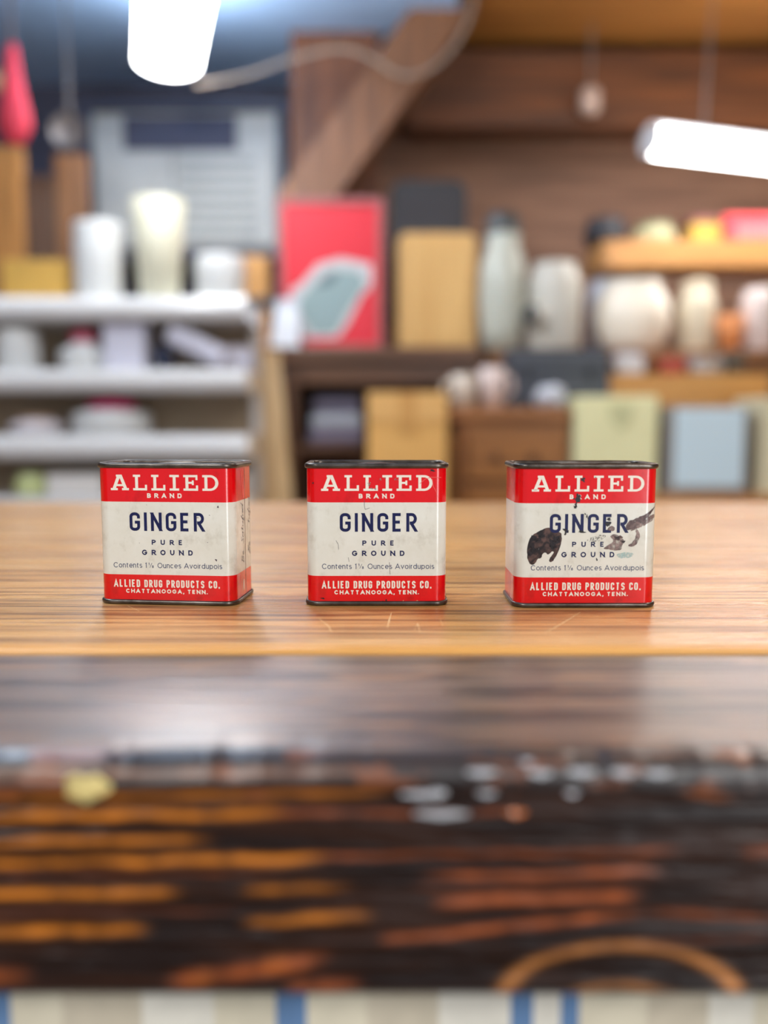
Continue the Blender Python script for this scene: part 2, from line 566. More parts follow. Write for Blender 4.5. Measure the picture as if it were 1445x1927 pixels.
# ------------------------------------------------------------------ centre: display table, poster, board
YT = 2.75
dark_oak = wood('dark_oak', (104, 66, 36), (70, 42, 22), axis=0, scale=2.5, rough=.4, coat=.2)
tz = at(700, 652, YT).z
xa, xb = at(510, 660, YT).x, at(905, 660, YT).x
t = thing('display_table', 'dark brown open display stand under the red poster', 'table', (0, 0, 0))
obj('tabletop', boxm(xa, xb, YT, YT + .42, tz - .055, tz, .006), dark_oak, t)
lz = at(0, 838, YT).z
obj('shelf', boxm(xa + .09, xb - .43, YT + .04, YT + .38, lz - .03, lz, .004), dark_oak, t)
obj('back_panel', boxm(xa + .05, xb - .02, YT + .39, YT + .41, 0, tz - .056), wood('stand_back', (92, 54, 30), (66, 38, 20), axis=0), t)
for x_, y_ in ((xa + .045, YT + .02), (xb - .06, YT + .02), (xb - .06, YT + .33), (xa + .045, YT + .33)):
    obj('leg', boxm(x_, x_ + .045, y_, y_ + .05, 0, tz - .0555), dark_oak, t)
obj('apron', boxm(xa + .095, xb - .065, YT + .025, YT + .045, tz - .13, tz - .0555), dark_oak, t)
# pale leaning post
p, q = at(500, 662, 2.71), at(530, 1000, 2.71)
dd = (q - p).normalized()
q = p + dd * (p.z / -dd.z)
q.z = .001
bm = BM()
beam_between(bm, q, p, .098, .07)
tag(obj('timber_post', bm, wood('pale_pine', (246, 218, 170), (228, 192, 138), axis=2, scale=2)), 'pale pine post leaning at the left end of the dark display stand', 'post')
# poster
Y = 2.9
a, b = at(524, 652, Y), at(722, 372, Y)
w, h = b.x - a.x, tz - 0
x, z, w, h = dims(524, 372, 722, 652, Y)
h = z + h - tz
t = thing('poster', 'red framed poster with a grey shape, standing on the dark display stand', 'poster', (x, Y, tz))
bm = BM()
e = .022
box(bm, -w / 2, -w / 2 + e, 0, .03, 0, h, .003)
box(bm, w / 2 - e, w / 2, 0, .03, 0, h, .003)
box(bm, -w / 2 + e, w / 2 - e, 0, .03, h - e, h, .003)
box(bm, -w / 2 + e, w / 2 - e, 0, .03, 0, e, .003)
obj('frame', bm, mat('poster_frame', (160, 92, 92), rough=.5), t)
pr = obj('print', boxm(-w / 2 + e, w / 2 - e, .008, .02, e, h - e), mat('poster_red', (212, 22, 44), rough=.5), t)


def flat(pts, y, parent, name, m, Yw=None):
    """flat printed shape facing the camera, points in poster fractions"""
    bm = BM()
    vs = [bm.verts.new((-w / 2 + u * w, y, v * h)) for u, v in pts]
    bm.faces.new(vs)
    return obj(name, bm, m, parent)


def ell(cx, cy, rx, ry, a=0, n=28, a0=0, a1=360):
    out = []
    for k in range(n):
        t_ = math.radians(a0 + (a1 - a0) * k / (n - 1 if a1 - a0 < 360 else n))
        x_, y_ = rx * math.cos(t_), ry * math.sin(t_)
        out.append((cx + x_ * math.cos(a) - y_ * math.sin(a), cy + x_ * math.sin(a) + y_ * math.cos(a)))
    return out


flat([(.12, .085), (.12, .40), (.22, .44), (.38, .57), (.60, .61), (.885, .57), (.885, .44), (.70, .22), (.56, .085)], .0074, pr, 'printed_ground', mat('print_pale', (196, 196, 198), rough=.6))
flat([(.24, .20), (.18, .32), (.32, .44), (.50, .54), (.76, .53), (.84, .44), (.66, .26), (.54, .11), (.34, .10)], .0068, pr, 'printed_shape', mat('print_teal_grey', (136, 158, 158), rough=.6))
flat([(.36, .42), (.44, .5), (.58, .52), (.5, .44)], .0062, pr, 'printed_shape', mat('print_dark_teal', (86, 104, 106), rough=.6))
flat([(.88, .10), (.88, .40), (.80, .38), (.62, .12), (.62, .09)], .0062, pr, 'printed_shape', mat('print_red', (214, 40, 56), rough=.6))
# folded white paper bag at the poster's lower left
x, z, w2, h2 = dims(508, 560, 562, 650, 2.79)
h2 = z + h2 - tz
t = thing('paper_bag', 'white paper bag leaning at the lower left of the red poster', 'bag', (x, 2.79, tz))
bm = BM()
v = [(-w2 / 2, 0, 0), (w2 / 2, 0, 0), (w2 / 2, .08, 0), (-w2 / 2, .08, 0), (-w2 * .3, .04, h2), (w2 * .42, .04, h2), (w2 * .42, .06, h2), (-w2 * .3, .06, h2)]
v = [bm.verts.new(c_) for c_ in v]
for f in ((0, 1, 2, 3), (4, 5, 6, 7), (0, 1, 5, 4), (1, 2, 6, 5), (2, 3, 7, 6), (3, 0, 4, 7)):
    bm.faces.new([v[i] for i in f])
obj('bag_body', bm, mat('white_paper', (212, 218, 226), rough=.7), t)
bm = BM()
box(bm, -w2 * .3, w2 * .42, .032, .039, h2 * .88, h2)
obj('folded_top', bm, mat('white_paper_fold', (196, 204, 214), rough=.7), t)
# black tray wedged at the shelf end
tag(obj('tray', boxm(at(424, 0, YS + .24).x, at(500, 0, YS + .24).x, YS + .235, YS + .34, zt, zt + .03, .006), mat('black_lacquer', (38, 42, 52), rough=.35)), 'small black tray at the right end of the top shelf', 'tray')
# tan board with rounded corners leaning behind the table
Yd = 2.98
x, z, w, h = dims(748, 438, 896, 652, Yd)
h = z + h - tz
t = thing('wooden_crate', 'tan upright wooden crate with rounded corners on the dark display stand', 'crate', (x, Yd, tz))
bm = BM()
lp = [(cx, cy + h / 2) for cx, cy in rrect(w, h, .035, 6)]
A = [bm.verts.new((cx, 0, cz)) for cx, cz in lp]
B = [bm.verts.new((cx, .12, cz)) for cx, cz in lp]
bm.faces.new(A)
bm.faces.new(B[::-1])
for i in range(len(lp)):
    j = (i + 1) % len(lp)
    bm.faces.new((A[i], B[i], B[j], A[j]))
obj('crate_body', bm, wood('golden_ply', (224, 180, 112), (206, 158, 88), axis=2, scale=2), t)
lp2 = [(cx, cy + h / 2) for cx, cy in rrect(w * .8, h * .84, .02, 6)]
bm = BM()
A = [bm.verts.new((cx, -.006, cz)) for cx, cz in lp2]
B = [bm.verts.new((cx, -.0005, cz)) for cx, cz in lp2]
bm.faces.new(A)
bm.faces.new(B[::-1])
for i in range(len(lp2)):
    j = (i + 1) % len(lp2)
    bm.faces.new((A[i], B[i], B[j], A[j]))
obj('lid_panel', bm, wood('golden_ply_panel', (222, 178, 108), (204, 156, 86), axis=2, scale=2), t)
# black hat hanging above it
c = at(806, 440, 3.2)
rw = (at(878, 400, 3.2).x - at(734, 400, 3.2).x) / 2
hh = at(800, 340, 3.2).z - c.z
t = thing('speaker', 'black rounded radio speaker standing behind the tan wooden crate', 'speaker', (c.x, 3.2, 0))
tag(t, None, None)
bm = BM()
lp = [(cx, cy) for cx, cy in rrect(rw * 2, .56, .05, 6)]
A = [bm.verts.new((cx, 0, cz + c.z + hh - .28)) for cx, cz in lp]
B = [bm.verts.new((cx, .2, cz + c.z + hh - .28)) for cx, cz in lp]
bm.faces.new(A)
bm.faces.new(B[::-1])
for i in range(len(lp)):
    j = (i + 1) % len(lp)
    bm.faces.new((A[i], B[i], B[j], A[j]))
blk = mat('black_vinyl', (48, 47, 50), rough=.6, noise=.2)
obj('cabinet_box', bm, blk, t)
obj('grille', boxm(-rw * .8, rw * .8, -.008, -.0005, c.z + hh - .5, c.z + hh - .05, .003), mat('black_grille_cloth', (58, 56, 58), rough=.8, bump=.4, bscale=400), t)
obj('stand_pole', boxm(-.03, .03, .06, .12, .02, c.z + hh - .5605), blk, t)
obj('stand_base', boxm(-.2, .2, 0, .3, 0, .0195), blk, t)

# on the lower shelf of the stand: folded cloth; tan cardboard box in front
x, z, w, h = dims(580, 748, 684, 838, YT + .1)
t = thing('folded_cloth', 'folded blue and white cloth on the lower shelf of the dark stand', 'cloth', (x, YT + .08, lz + .0008))
hh = z + h - lz
for k, (nm, cc) in enumerate((('bottom_fold', (120, 112, 128)), ('middle_fold', (176, 182, 192)), ('top_fold', (112, 108, 126)))):
    z0 = k * hh / 3 + .0004 * k
    obj(nm, boxm(-w / 2 + .008 * k, w / 2 - .006 * k, 0, .28, z0, z0 + hh / 3 - .001, hh / 8, 3), mat('cloth_' + nm, cc, rough=.85), t)
Yx = 2.3
x, z, w, h = dims(692, 738, 842, 960, Yx)
t = thing('cardboard_box', 'tall light orange cardboard box in front of the dark stand', 'box', (x, Yx, 0))
hh = z + h
card = mat('orange_card', (240, 186, 106), rough=.7, noise=.1, nscale=5)
obj('box_body', boxm(-w / 2, w / 2, 0, .13, 0, hh - .001, .003), card, t)
obj('flap', boxm(-w / 2, w / 2, -.006, -.0006, hh - .09, hh, .002), mat('orange_card_flap', (232, 182, 110), rough=.7), t)
obj('tape', boxm(-.025, .025, -.0085, -.0065, hh - .12, hh), mat('box_tape', (214, 160, 88), rough=.3), t)

# ------------------------------------------------------------------ right: low brown chest and its load
YR = 2.38
cz = at(950, 768, YR).z
xa, xb = at(846, 770, YR).x, at(1074, 770, YR).x
chest_w = wood('honey_oak', (166, 108, 48), (128, 80, 32), axis=0, scale=2.5, rough=.45)
t = thing('chest', 'honey brown chest of drawers in the middle behind the ginger tins', 'chest', (0, 0, 0))
obj('body', boxm(xa + .03, xb, YR + .025, YR + .34, 0, cz - .0405), chest_w, t)
obj('top', boxm(xa, xb, YR, YR + .35, cz - .04, cz, .006), wood('honey_oak_top', (172, 112, 56), (140, 88, 40), axis=0), t)
nd = 4
for k in range(nd):
    z1 = cz - .075 - k * .17
    dwr = obj('drawer', boxm(xa + .06, xb - .03, YR + .004, YR + .0245, z1 - .155, z1, .004), chest_w, t)
    for sx in (.3, .7):
        xk = xa + .06 + (xb - xa - .09) * sx
        bm = BM()
        lathe(bm, [(0, 0), (.012, 0), (.016, .012), (.012, .02), (0, .022)], 14)
        bmesh.ops.rotate(bm, verts=bm.verts, cent=(0, 0, 0), matrix=Matrix.Rotation(PI / 2, 3, 'X'))
        bmesh.ops.translate(bm, verts=bm.verts, vec=(xk, YR + .0035, z1 - .08))
        obj('knob', bm, mat('brown_knob', (90, 56, 30), rough=.3), dwr, True)


def cup(label, x, ytop, wpx, Y, zs, m, group=None, side=1):
    t = jar('mug', label, 'mug', x, ytop, wpx, Y, zs, m, shape='flare', taper=.85, group=group)
    w_ = at(x + wpx / 2, ytop, Y).x - at(x - wpx / 2, ytop, Y).x
    h_ = at(x, ytop, Y).z - zs
    bm = BM()
    tube(bm, [(side * a_ * w_, 0, b_ * h_) for a_, b_ in ((.46, .8), (.72, .75), (.76, .45), (.44, .25))], .008, 8)
    obj('handle', bm, m, t, True)


cup('pale mug on the left of the chest top, beside the dark stand', 876, 704, 52, YR + .05, cz + .0008, mat('stone_glaze', (200, 188, 172), rough=.4), side=-1)
cup('pale pinkish mug on the chest top, left of the dark grey case', 930, 690, 50, YR + .05, cz + .0008, mat('blush_glaze', (214, 196, 188), rough=.4))
x, z, w, h = dims(1012, 722, 1072, 772, YR + .04)
t = thing('cloth_bundle', 'crumpled pale blue cloth on the right of the chest top', 'cloth', (x, YR + .1, cz + .0008))
bm = BM()
bmesh.ops.create_icosphere(bm, subdivisions=4, radius=1)
for v in bm.verts:
    d_ = 1 + .22 * pnoise(v.co * 2.3 + Vector((3, 1, 7)))
    v.co = Vector((v.co.x * w / 2 * d_, v.co.y * .09 * d_, max(0, (v.co.z * d_ + .75)) * (z + h - cz) * .55))
tag(t, None, None)
obj('cloth', bm, mat('pale_blue_cloth', (196, 202, 210), rough=.85), t, True)
x, z, w, h = dims(954, 656, 1150, 738, YR + .2)
t = thing('tool_case', 'long dark slate-grey case lying behind the pale blue cloth', 'case', (x, YR + .2, cz + .0008))
hh = z + h - cz
sg = mat('slate_case', (62, 68, 78), rough=.5, noise=.15)
obj('body', boxm(-w / 2, w / 2, 0, .14, 0, hh * .6, .008), sg, t)
obj('lid', boxm(-w / 2, w / 2, 0, .14, hh * .6 + .0015, hh, .008), sg, t)
for sx in (-.3, .3):
    obj('latch', boxm(w * sx - .014, w * sx + .014, -.007, -.0005, hh * .48, hh * .7, .002), mat('dark_latch', (40, 42, 48), metal=.5, rough=.4), t)
casetop = cz + hh
# right-hand bench that carries vases, bowl and the lower things
YV = 2.8
vz = at(1000, 660, YV).z
xa2, xb2 = at(925, 660, YV).x, at(1620, 660, YV).x
t = thing('sideboard', 'long brown sideboard behind the chest, under the white pots', 'sideboard', (0, 0, 0))
sb = wood('sideboard_oak', (150, 104, 62), (112, 74, 42), axis=0, scale=2)
yv0 = YR + .38
obj('top', boxm(xa2, xb2, yv0, yv0 + .5, vz - .05, vz, .005), sb, t)
obj('body', boxm(xa2 + .02, xb2 - .02, yv0 + .03, yv0 + .48, .06, vz - .0505), sb, t)
obj('plinth', boxm(xa2 + .05, xb2 - .05, yv0 + .05, yv0 + .46, 0, .0595), sb, t)
for k in range(3):
    wk = (xb2 - xa2 - .06) / 3
    dr = obj('door', boxm(xa2 + .03 + k * wk + .006, xa2 + .03 + (k + 1) * wk - .006, yv0 + .008, yv0 + .0295, .1, vz - .08, .004), sb, t)
    obj('knob', boxm(xa2 + .03 + (k + 1) * wk - .06, xa2 + .03 + (k + 1) * wk - .03, yv0 - .015, yv0 + .0075, vz * .6, vz * .6 + .03, .006), mat('brown_knob', (90, 56, 30)), dr)
YV = yv0 + .05
vz += .0008
enam = mat('grey_green_enamel', (192, 196, 182), rough=.3, noise=.12, nscale=6)
enam2 = mat('warm_grey_enamel', (206, 204, 192), rough=.35, noise=.08, nscale=6)
t = jar('enamel_pitcher', 'tall grey-green enamel pitcher with a dark lid, right of the tan crate', 'pitcher', 954, 386, 92, YV, vz, enam, mat('charcoal_lid', (66, 68, 66), rough=.4), shape='pot', neck=.66, lidw=.72, lidh=.17, taper=1.15)
bm = BM()
tube(bm, [(.0, .07, .38), (.0, .125, .36), (.0, .135, .26), (.0, .09, .17)], .009, 8)
obj('handle', bm, enam, t, True)
t = jar('coffee_pot', 'stout pale enamel pot with a black round spout opening, beside the tall pitcher', 'pot', 1054, 488, 104, YV - .02, vz, enam2, neck=.8)
bm = BM()
c = at(1002, 590, YV)
tube(bm, [(-.06, -.07, .12), (-.105, -.12, .125)], .038, 18)
obj('spout', bm, enam2, t, True)
bm = BM()
tube(bm, [(-.1055, -.1206, .125), (-.108, -.123, .125)], .034, 18)
obj('spout_hole', bm, mat('pot_black', (34, 36, 38), rough=.6), t)
t = jar('big_pot', 'big bright cream round pot, the largest under the tan display shelf', 'pot', 1212, 520, 150, YV - .04, vz, mat('warm_white_glaze', (246, 238, 220), rough=.25), shape='pot', neck=.7)
jar('jar', 'bluish white jar half hidden behind the big cream pot', 'jar', 1150, 522, 70, YV + .29, vz, mat('blue_white_glaze', (212, 220, 232), rough=.3), neck=.8)
jar('jar', 'cream jar between the big cream pot and the orange pot', 'jar', 1326, 520, 72, YV + .04, vz, mat('jar_cream', (222, 212, 186), rough=.35), mat('jar_cream_lid', (206, 192, 164), rough=.4), neck=.8)
jar('pot', 'small orange clay pot under the tan display shelf', 'pot', 1386, 590, 50, YV + .0, vz, mat('orange_clay', (214, 138, 80), rough=.6), shape='flare', taper=.7)
jar('jar', 'pinkish white jar at the right edge behind the orange pot', 'jar', 1440, 540, 62, YV + .04, vz, mat('pink_white_glaze', (218, 206, 202), rough=.35), neck=.8)

# tan display shelf at the right
YW = 2.98
sz = at(1300, 452, YW).z
sz0 = at(1300, 500, YW).z
xa, xb = at(1132, 470, YW).x, at(1640, 470, YW).x
t = thing('display_shelf', 'tan wooden display shelf raised on posts under the right tube light', 'shelf', (0, 0, 0))
tanw = wood('tan_shelf_wood', (206, 152, 92), (176, 122, 66), axis=0, scale=2)
bm = BM()
lp = [(xa + .05 - .05 * math.cos(math.radians(a_)) , YW + .05 - .05 * math.sin(math.radians(a_))) for a_ in range(0, 91, 15)]
pl = lp + [(xb, YW), (xb, YW + .26), (xa, YW + .26)]
A = [bm.verts.new((px_, py_, sz0)) for px_, py_ in pl]
B = [bm.verts.new((px_, py_, sz)) for px_, py_ in pl]
bm.faces.new(A)
bm.faces.new(B)
for i in range(len(pl)):
    j = (i + 1) % len(pl)
    bm.faces.new((A[i], A[j], B[j], B[i]))
obj('board', bm, tanw, t)
for xx in (xa + .2, xb - .15):
    obj('support_post', boxm(xx, xx + .05, YW + .2, YW + .25, vz, sz0 - .0005), beam_wood, t)
jar('iron_pot', 'black iron pot at the rounded end of the tan display shelf', 'pot', 1150, 402, 84, YW + .05, sz, mat('black_iron', (36, 36, 42), rough=.5), mat('black_iron', (36, 36, 42)), shape='pot', neck=.85, lidw=.88, lidh=.25)
jar('crock', 'short pale olive crock on the tan display shelf, right of the iron pot', 'crock', 1243, 412, 80, YW + .03, sz, mat('olive_glaze', (182, 176, 136), rough=.4), mat('olive_lid', (120, 124, 92), rough=.5), neck=.85, lidw=.86, lidh=.3)
x, z, w, h = dims(1302, 408, 1358, 452, YW + .04)
t = thing('carton', 'yellow and maroon carton on the tan display shelf, left of the red tin', 'box', (x, YW + .04, sz))
obj('box_body', boxm(-w / 2, w / 2, 0, .1, 0, (z + h - sz) * .75), mat('mustard_card', (186, 152, 58), rough=.6), t)
obj('lid', boxm(-w / 2 - .003, w / 2 + .003, -.003, .103, (z + h - sz) * .75 + .0005, z + h - sz, .003), mat('maroon_card', (120, 62, 58), rough=.6), t)
x, z, w, h = dims(1368, 402, 1500, 452, YW - .0)
t = thing('biscuit_tin', 'bright red tin at the right edge on the tan display shelf', 'tin', (x, YW + .02, sz))
redt = mat('bright_red_tin', (232, 62, 76), rough=.35)
hh = z + h - sz
obj('tin_body', boxm(-w / 2, w / 2, 0, .14, 0, hh * .7, .008), redt, t)
obj('lid', boxm(-w / 2 - .004, w / 2 + .004, -.004, .164, hh * .7 + .001, hh, .006), redt, t)
obj('label_panel', boxm(-w * .35, w * .35, -.003, -.0005, hh * .1, hh * .6), mat('coral_label', (240, 110, 110), rough=.5), t)

# lower ledge on the right: table with boxes
YL = 2.34
lt = at(1300, 762, YL).z
bt = at(1300, 930, YL).z
t = thing('side_table', 'low wooden side table carrying the pastel boxes at the right', 'table', (0, 0, 0))
bx0, bx1 = at(1084, 900, YL).x, at(1560, 900, YL).x
obj('table_board', boxm(bx0, bx1, YL - .03, YL + .26, bt - .04, bt - .0008, .005), tanw, t)
for x_, y_ in ((bx0 + .05, YL), (bx1 - .1, YL), (bx0 + .05, YL + .2), (bx1 - .1, YL + .2)):
    obj('leg', boxm(x_, x_ + .05, y_, y_ + .05, 0, bt - .0405), tanw, t)
x, z, w, h = dims(1082, 745, 1240, 930, YL)
t = thing('storage_box', 'pale yellow-green box with a grey-green printed top on the low side table', 'box', (x, YL, bt), group='pastel boxes on the low side table')
hh = z + h - bt
yg = mat('yellow_green_card', (240, 240, 188), rough=.6, noise=.06)
obj('box_body', boxm(-w / 2, w / 2, 0, .22, 0, hh, .006), yg, t)
flp = [(-w * .12, hh * .92), (w * .2, hh * .92), (w * .16, hh * .72), (w * .02, hh * .66), (-w * .08, hh * .76)]
bm = BM()
A = [bm.verts.new((cx, -.0035, cz_)) for cx, cz_ in flp]
B = [bm.verts.new((cx, -.0006, cz_)) for cx, cz_ in flp]
bm.faces.new(A)
bm.faces.new(B[::-1])
for i in range(len(flp)):
    j = (i + 1) % len(flp)
    bm.faces.new((A[i], B[i], B[j], A[j]))
obj('printed_patch', bm, mat('olive_print', (206, 208, 158), rough=.6), t)
x, z, w, h = dims(1250, 765, 1412, 930, YL)
t = thing('storage_box', 'pale blue box in a dark grey surround on the low side table', 'box', (x, YL, bt), group='pastel boxes on the low side table')
hh = z + h - bt
obj('box_body', boxm(-w / 2, w / 2, 0, .22, 0, hh, .006), mat('grey_surround', (146, 144, 140), rough=.6), t)
obj('front_panel', boxm(-w * .4, w * .43, -.008, -.0006, hh * .09, hh * .97, .003), mat('pale_blue_card', (206, 232, 244), rough=.55), t)
x, z, w, h = dims(1426, 748, 1560, 930, YL)
t = thing('storage_box', 'cream box cut off by the right edge on the low side table', 'box', (x, YL, bt), group='pastel boxes on the low side table')
hh = z + h - bt
obj('box_body', boxm(-w / 2, w / 2, 0, .22, 0, hh, .006), mat('cream_card', (216, 210, 176), rough=.6), t)
obj('label_panel', boxm(-w * .3, w * .3, -.003, -.0006, hh * .3, hh * .7), mat('cream_label', (226, 222, 196), rough=.6), t)
# honey basket/board lying across, behind the boxes
YK = YL + .28
kz = at(1300, 712, YK).z
t = thing('wooden_crate', 'honey yellow slatted crate behind the pale blue box', 'crate', (0, 0, 0))
xa, xb = at(1140, 730, YK).x, at(1450, 730, YK).x
hon = wood('honey_slat', (214, 160, 88), (190, 134, 64), axis=0)
for k in range(5):
    z1 = kz - k * .14
    obj('slat', boxm(xa, xb, YK, YK + .018, z1 - .12, z1, .003), hon, t)
for xx in (xa, xb - .04):
    obj('corner_post', boxm(xx, xx + .04, YK + .0185, YK + .06, 0, kz), hon, t)
obj('top_board', boxm(xa, xb, YK, YK + .125, kz + .0005, kz + .015), hon, t)
ktop = kz + .0158
x, z, w, h = dims(1160, 662, 1214, 708, YK + .03)
hh = z + h - ktop
t = thing('packet', 'white packet right of the dark grey case', 'packet', (x, YK + .03, ktop))
obj('packet_body', boxm(-w / 2, w / 2, 0, .07, 0, hh * .8, .006), mat('white_packet', (204, 204, 206), rough=.6), t)
obj('folded_top', boxm(-w * .42, w * .42, .02, .05, hh * .8 + .0005, hh, .003), mat('white_packet_top', (190, 190, 196), rough=.6), t)
x, z, w, h = dims(1250, 672, 1290, 708, YK + .03)
tag(obj('matchbox', boxm(x - w / 2, x + w / 2, YK + .03, YK + .1, ktop, z + h, .003), mat('brick_red_card', (168, 72, 58), rough=.6)), 'small brick red box on the honey slatted crate', 'box')
x, z, w, h = dims(1300, 672, 1372, 708, YK + .03)
t = thing('tin', 'low silver-grey tin on the honey slatted crate', 'tin', (x, YK + .07, ktop))
hh = z + h - ktop
obj('tin_body', lathe(BM(), [(0, 0), (w / 2, 0), (w / 2, hh * .65), (0, hh * .65)], 28, sy=.7), mat('silver_tin', (182, 176, 170), rough=.4, metal=.3), t, True)
obj('lid', lathe(BM(), [(0, hh * .6505), (w * .52, hh * .6505), (w * .52, hh), (0, hh)], 28, sy=.7), mat('silver_lid', (168, 164, 160), rough=.4, metal=.3), t, True)
x, z, w, h = dims(1400, 660, 1470, 708, YK + .02)
tag(obj('iron_block', boxm(at(1402, 0, YK + .02).x, at(1438, 0, YK).x, YK + .02, YK + .12, ktop, z + h, .01), mat('dark_olive_iron', (84, 74, 60), rough=.6)), 'dark olive block at the right edge of the honey slatted crate', 'block')

# ------------------------------------------------------------------ the counter


def at_depth(py):
    """world y where the counter top lies under this photograph row"""
    v = (py - H_PX / 2) / F_PX
    return CAM.y + (math.cos(PITCH) - v * math.sin(PITCH)) * (ZC - CAM.z) / (-math.sin(PITCH) - v * math.cos(PITCH))


CT0, CT1 = at_depth(1224), at_depth(945)          # light top: front edge, far edge (world y)
YF = at_depth(1398) - .006                      # front face of the dark beam
zb_top = ZC - .0012


def worktop_mat():
    m = bpy.data.materials.new('oak_worktop')
    m.use_nodes = True
    nt = m.node_tree
    N, L = nt.nodes.new, nt.links.new
    b = nt.nodes['Principled BSDF']
    tc = N('ShaderNodeTexCoord')

    def noise(scale, st, detail=6, rough=.6):
        mp = N('ShaderNodeMapping')
        mp.inputs['Scale'].default_value = st
        L(tc.outputs['Object'], mp.inputs[0])
        n = N('ShaderNodeTexNoise')
        n.inputs['Scale'].default_value = scale
        n.inputs['Detail'].default_value = detail
        n.inputs['Roughness'].default_value = rough
        L(mp.outputs[0], n.inputs['Vector'])
        return n

    def ramp(src, p0, c0, p1, c1):
        r = N('ShaderNodeValToRGB')
        r.color_ramp.elements[0].position, r.color_ramp.elements[1].position = p0, p1
        r.color_ramp.elements[0].color, r.color_ramp.elements[1].color = (*c0, 1), (*c1, 1)
        L(src, r.inputs[0])
        return r

    broad = noise(6, (1, 9, 9), 3)
    base = ramp(broad.outputs['Fac'], .35, lin((204, 150, 88)), .68, lin((224, 176, 114)))
    fine = noise(9, (.7, 32, 32), 5, .62)
    dark = ramp(fine.outputs['Fac'], .42, (.34, .26, .19), .50, (1, 1, 1))
    mix = N('ShaderNodeMixRGB')
    mix.blend_type = 'MULTIPLY'
    mix.inputs[0].default_value = 1.0
    L(base.outputs[0], mix.inputs[1])
    L(dark.outputs[0], mix.inputs[2])
    L(mix.outputs[0], b.inputs['Base Color'])
    rr_ = ramp(fine.outputs['Fac'], .3, (.42,) * 3, .6, (.26,) * 3)
    L(rr_.outputs[0], b.inputs['Roughness'])
    bp = N('ShaderNodeBump')
    bp.inputs['Strength'].default_value = .35
    bp.inputs['Distance'].default_value = .0006
    grit = noise(120, (1, 4, 4), 4, .7)
    add = N('ShaderNodeMath')
    add.operation = 'ADD'
    L(fine.outputs['Fac'], add.inputs[0])
    L(grit.outputs['Fac'], add.inputs[1])
    L(add.outputs[0], bp.inputs['Height'])
    L(bp.outputs[0], b.inputs['Normal'])
    b.inputs['Coat Weight'].default_value = .25
    b.inputs['Coat Roughness'].default_value = .2
    return m


counter = thing('counter', 'long wooden counter with a light top and a dark burnt-looking front beam', 'counter', (0, 0, 0))
HW = 1.05
top_m = worktop_mat()
top = obj('worktop', boxm(-HW, HW, CT0 + .0072, CT1, ZC - .035, ZC, .0004, 1), top_m, counter)
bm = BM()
box(bm, -HW, HW, CT0 - .0005, CT0 + .007, ZC - .02, ZC + .0004, .0024, 4)  # added lighter strip: paints the bright highlight along the worktop's front edge
edging = obj('edge_highlight_strip', bm, wood('honey_edge_highlight', (222, 166, 90), (204, 144, 68), axis=0, scale=6, rough=.35, bump=.05), counter)
edging['label'] = 'honey yellow strip painting the edge highlight of the light top'


# dark beam: top + rounded nose + front face as one dense sheet, burnt grain laid into vertex colours
def burnt_mat(name, coat, spec):
    m = bpy.data.materials.new(name)
    m.use_nodes = True
    nt = m.node_tree
    N, L = nt.nodes.new, nt.links.new
    b = nt.nodes['Principled BSDF']
    at_ = N('ShaderNodeVertexColor')
    at_.layer_name = 'grain'
    L(at_.outputs[0], b.inputs['Base Color'])
    b.inputs['Roughness'].default_value = .42
    b.inputs['Coat Weight'].default_value = coat
    b.inputs['Specular IOR Level'].default_value = spec
    b.inputs['Coat Roughness'].default_value = .33
    tc = N('ShaderNodeTexCoord')
    mp = N('ShaderNodeMapping')
    mp.inputs['Scale'].default_value = (1, 26, 26)
    L(tc.outputs['Object'], mp.inputs[0])
    n = N('ShaderNodeTexNoise')
    n.inputs['Scale'].default_value = 14
    n.inputs['Detail'].default_value = 4
    L(mp.outputs[0], n.inputs['Vector'])
    bp = N('ShaderNodeBump')
    bp.inputs['Strength'].default_value = .35
    bp.inputs['Distance'].default_value = .0012
    L(n.outputs['Fac'], bp.inputs['Height'])
    L(bp.outputs[0], b.inputs['Normal'])
    L(bp.outputs[0], b.inputs['Coat Normal'])
    return m


def sm(x):
    x = np.clip(x, 0, 1)
    return x * x * (3 - 2 * x)


zbot = at(722, 1887, YF).z
R_N = .007
prof = [(CT0 - .0012, zb_top - .02), (CT0 - .0012, zb_top)]
ny_top, n_nose, n_front = 60, 12, 230
for k in range(1, ny_top + 1):
    prof.append((CT0 - .0012 + (YF + R_N - CT0 + .0012) * k / ny_top, zb_top))
for k in range(1, n_nose + 1):
    a_ = PI / 2 * k / n_nose
    prof.append((YF + R_N - R_N * math.sin(a_), zb_top - R_N + R_N * math.cos(a_)))
for k in range(1, n_front + 1):
    prof.append((YF, zb_top - R_N + (zbot + .003 - zb_top + R_N) * k / n_front))
prof += [(YF + .003, zbot), (CT0 - .0012, zbot)]
prof = np.array(prof)
xs = np.concatenate([[-HW, -.6, -.35, -.2], np.linspace(-.12, .12, 560), [.2, .35, .6, HW]])
NX, NP = len(xs), len(prof)
X, P = np.meshgrid(xs, np.arange(NP), indexing='ij')
Yv, Zv = prof[P, 0], prof[P, 1]
s = np.concatenate([[0], np.cumsum(np.linalg.norm(np.diff(prof, axis=0), axis=1))])[P]
pxv, pyv = px_of(X, Zv, YF)                    # face position in photograph terms, for the grain's layout


def n1(x, seed, oct_=3):
    r = np.random.default_rng(seed)
    tab = r.random(4096)
    out = np.zeros_like(x)
    amp, f_ = 1.0, 1.0
    tot = 0
    for _ in range(oct_):
        xf = x * f_ + 500.0
        i = np.floor(xf).astype(int)
        u = sm(xf - i)
        out += amp * (tab[i % 4096] * (1 - u) + tab[(i + 1) % 4096] * u)
        tot += amp
        amp *= .5
        f_ *= 2.03
    return out / tot


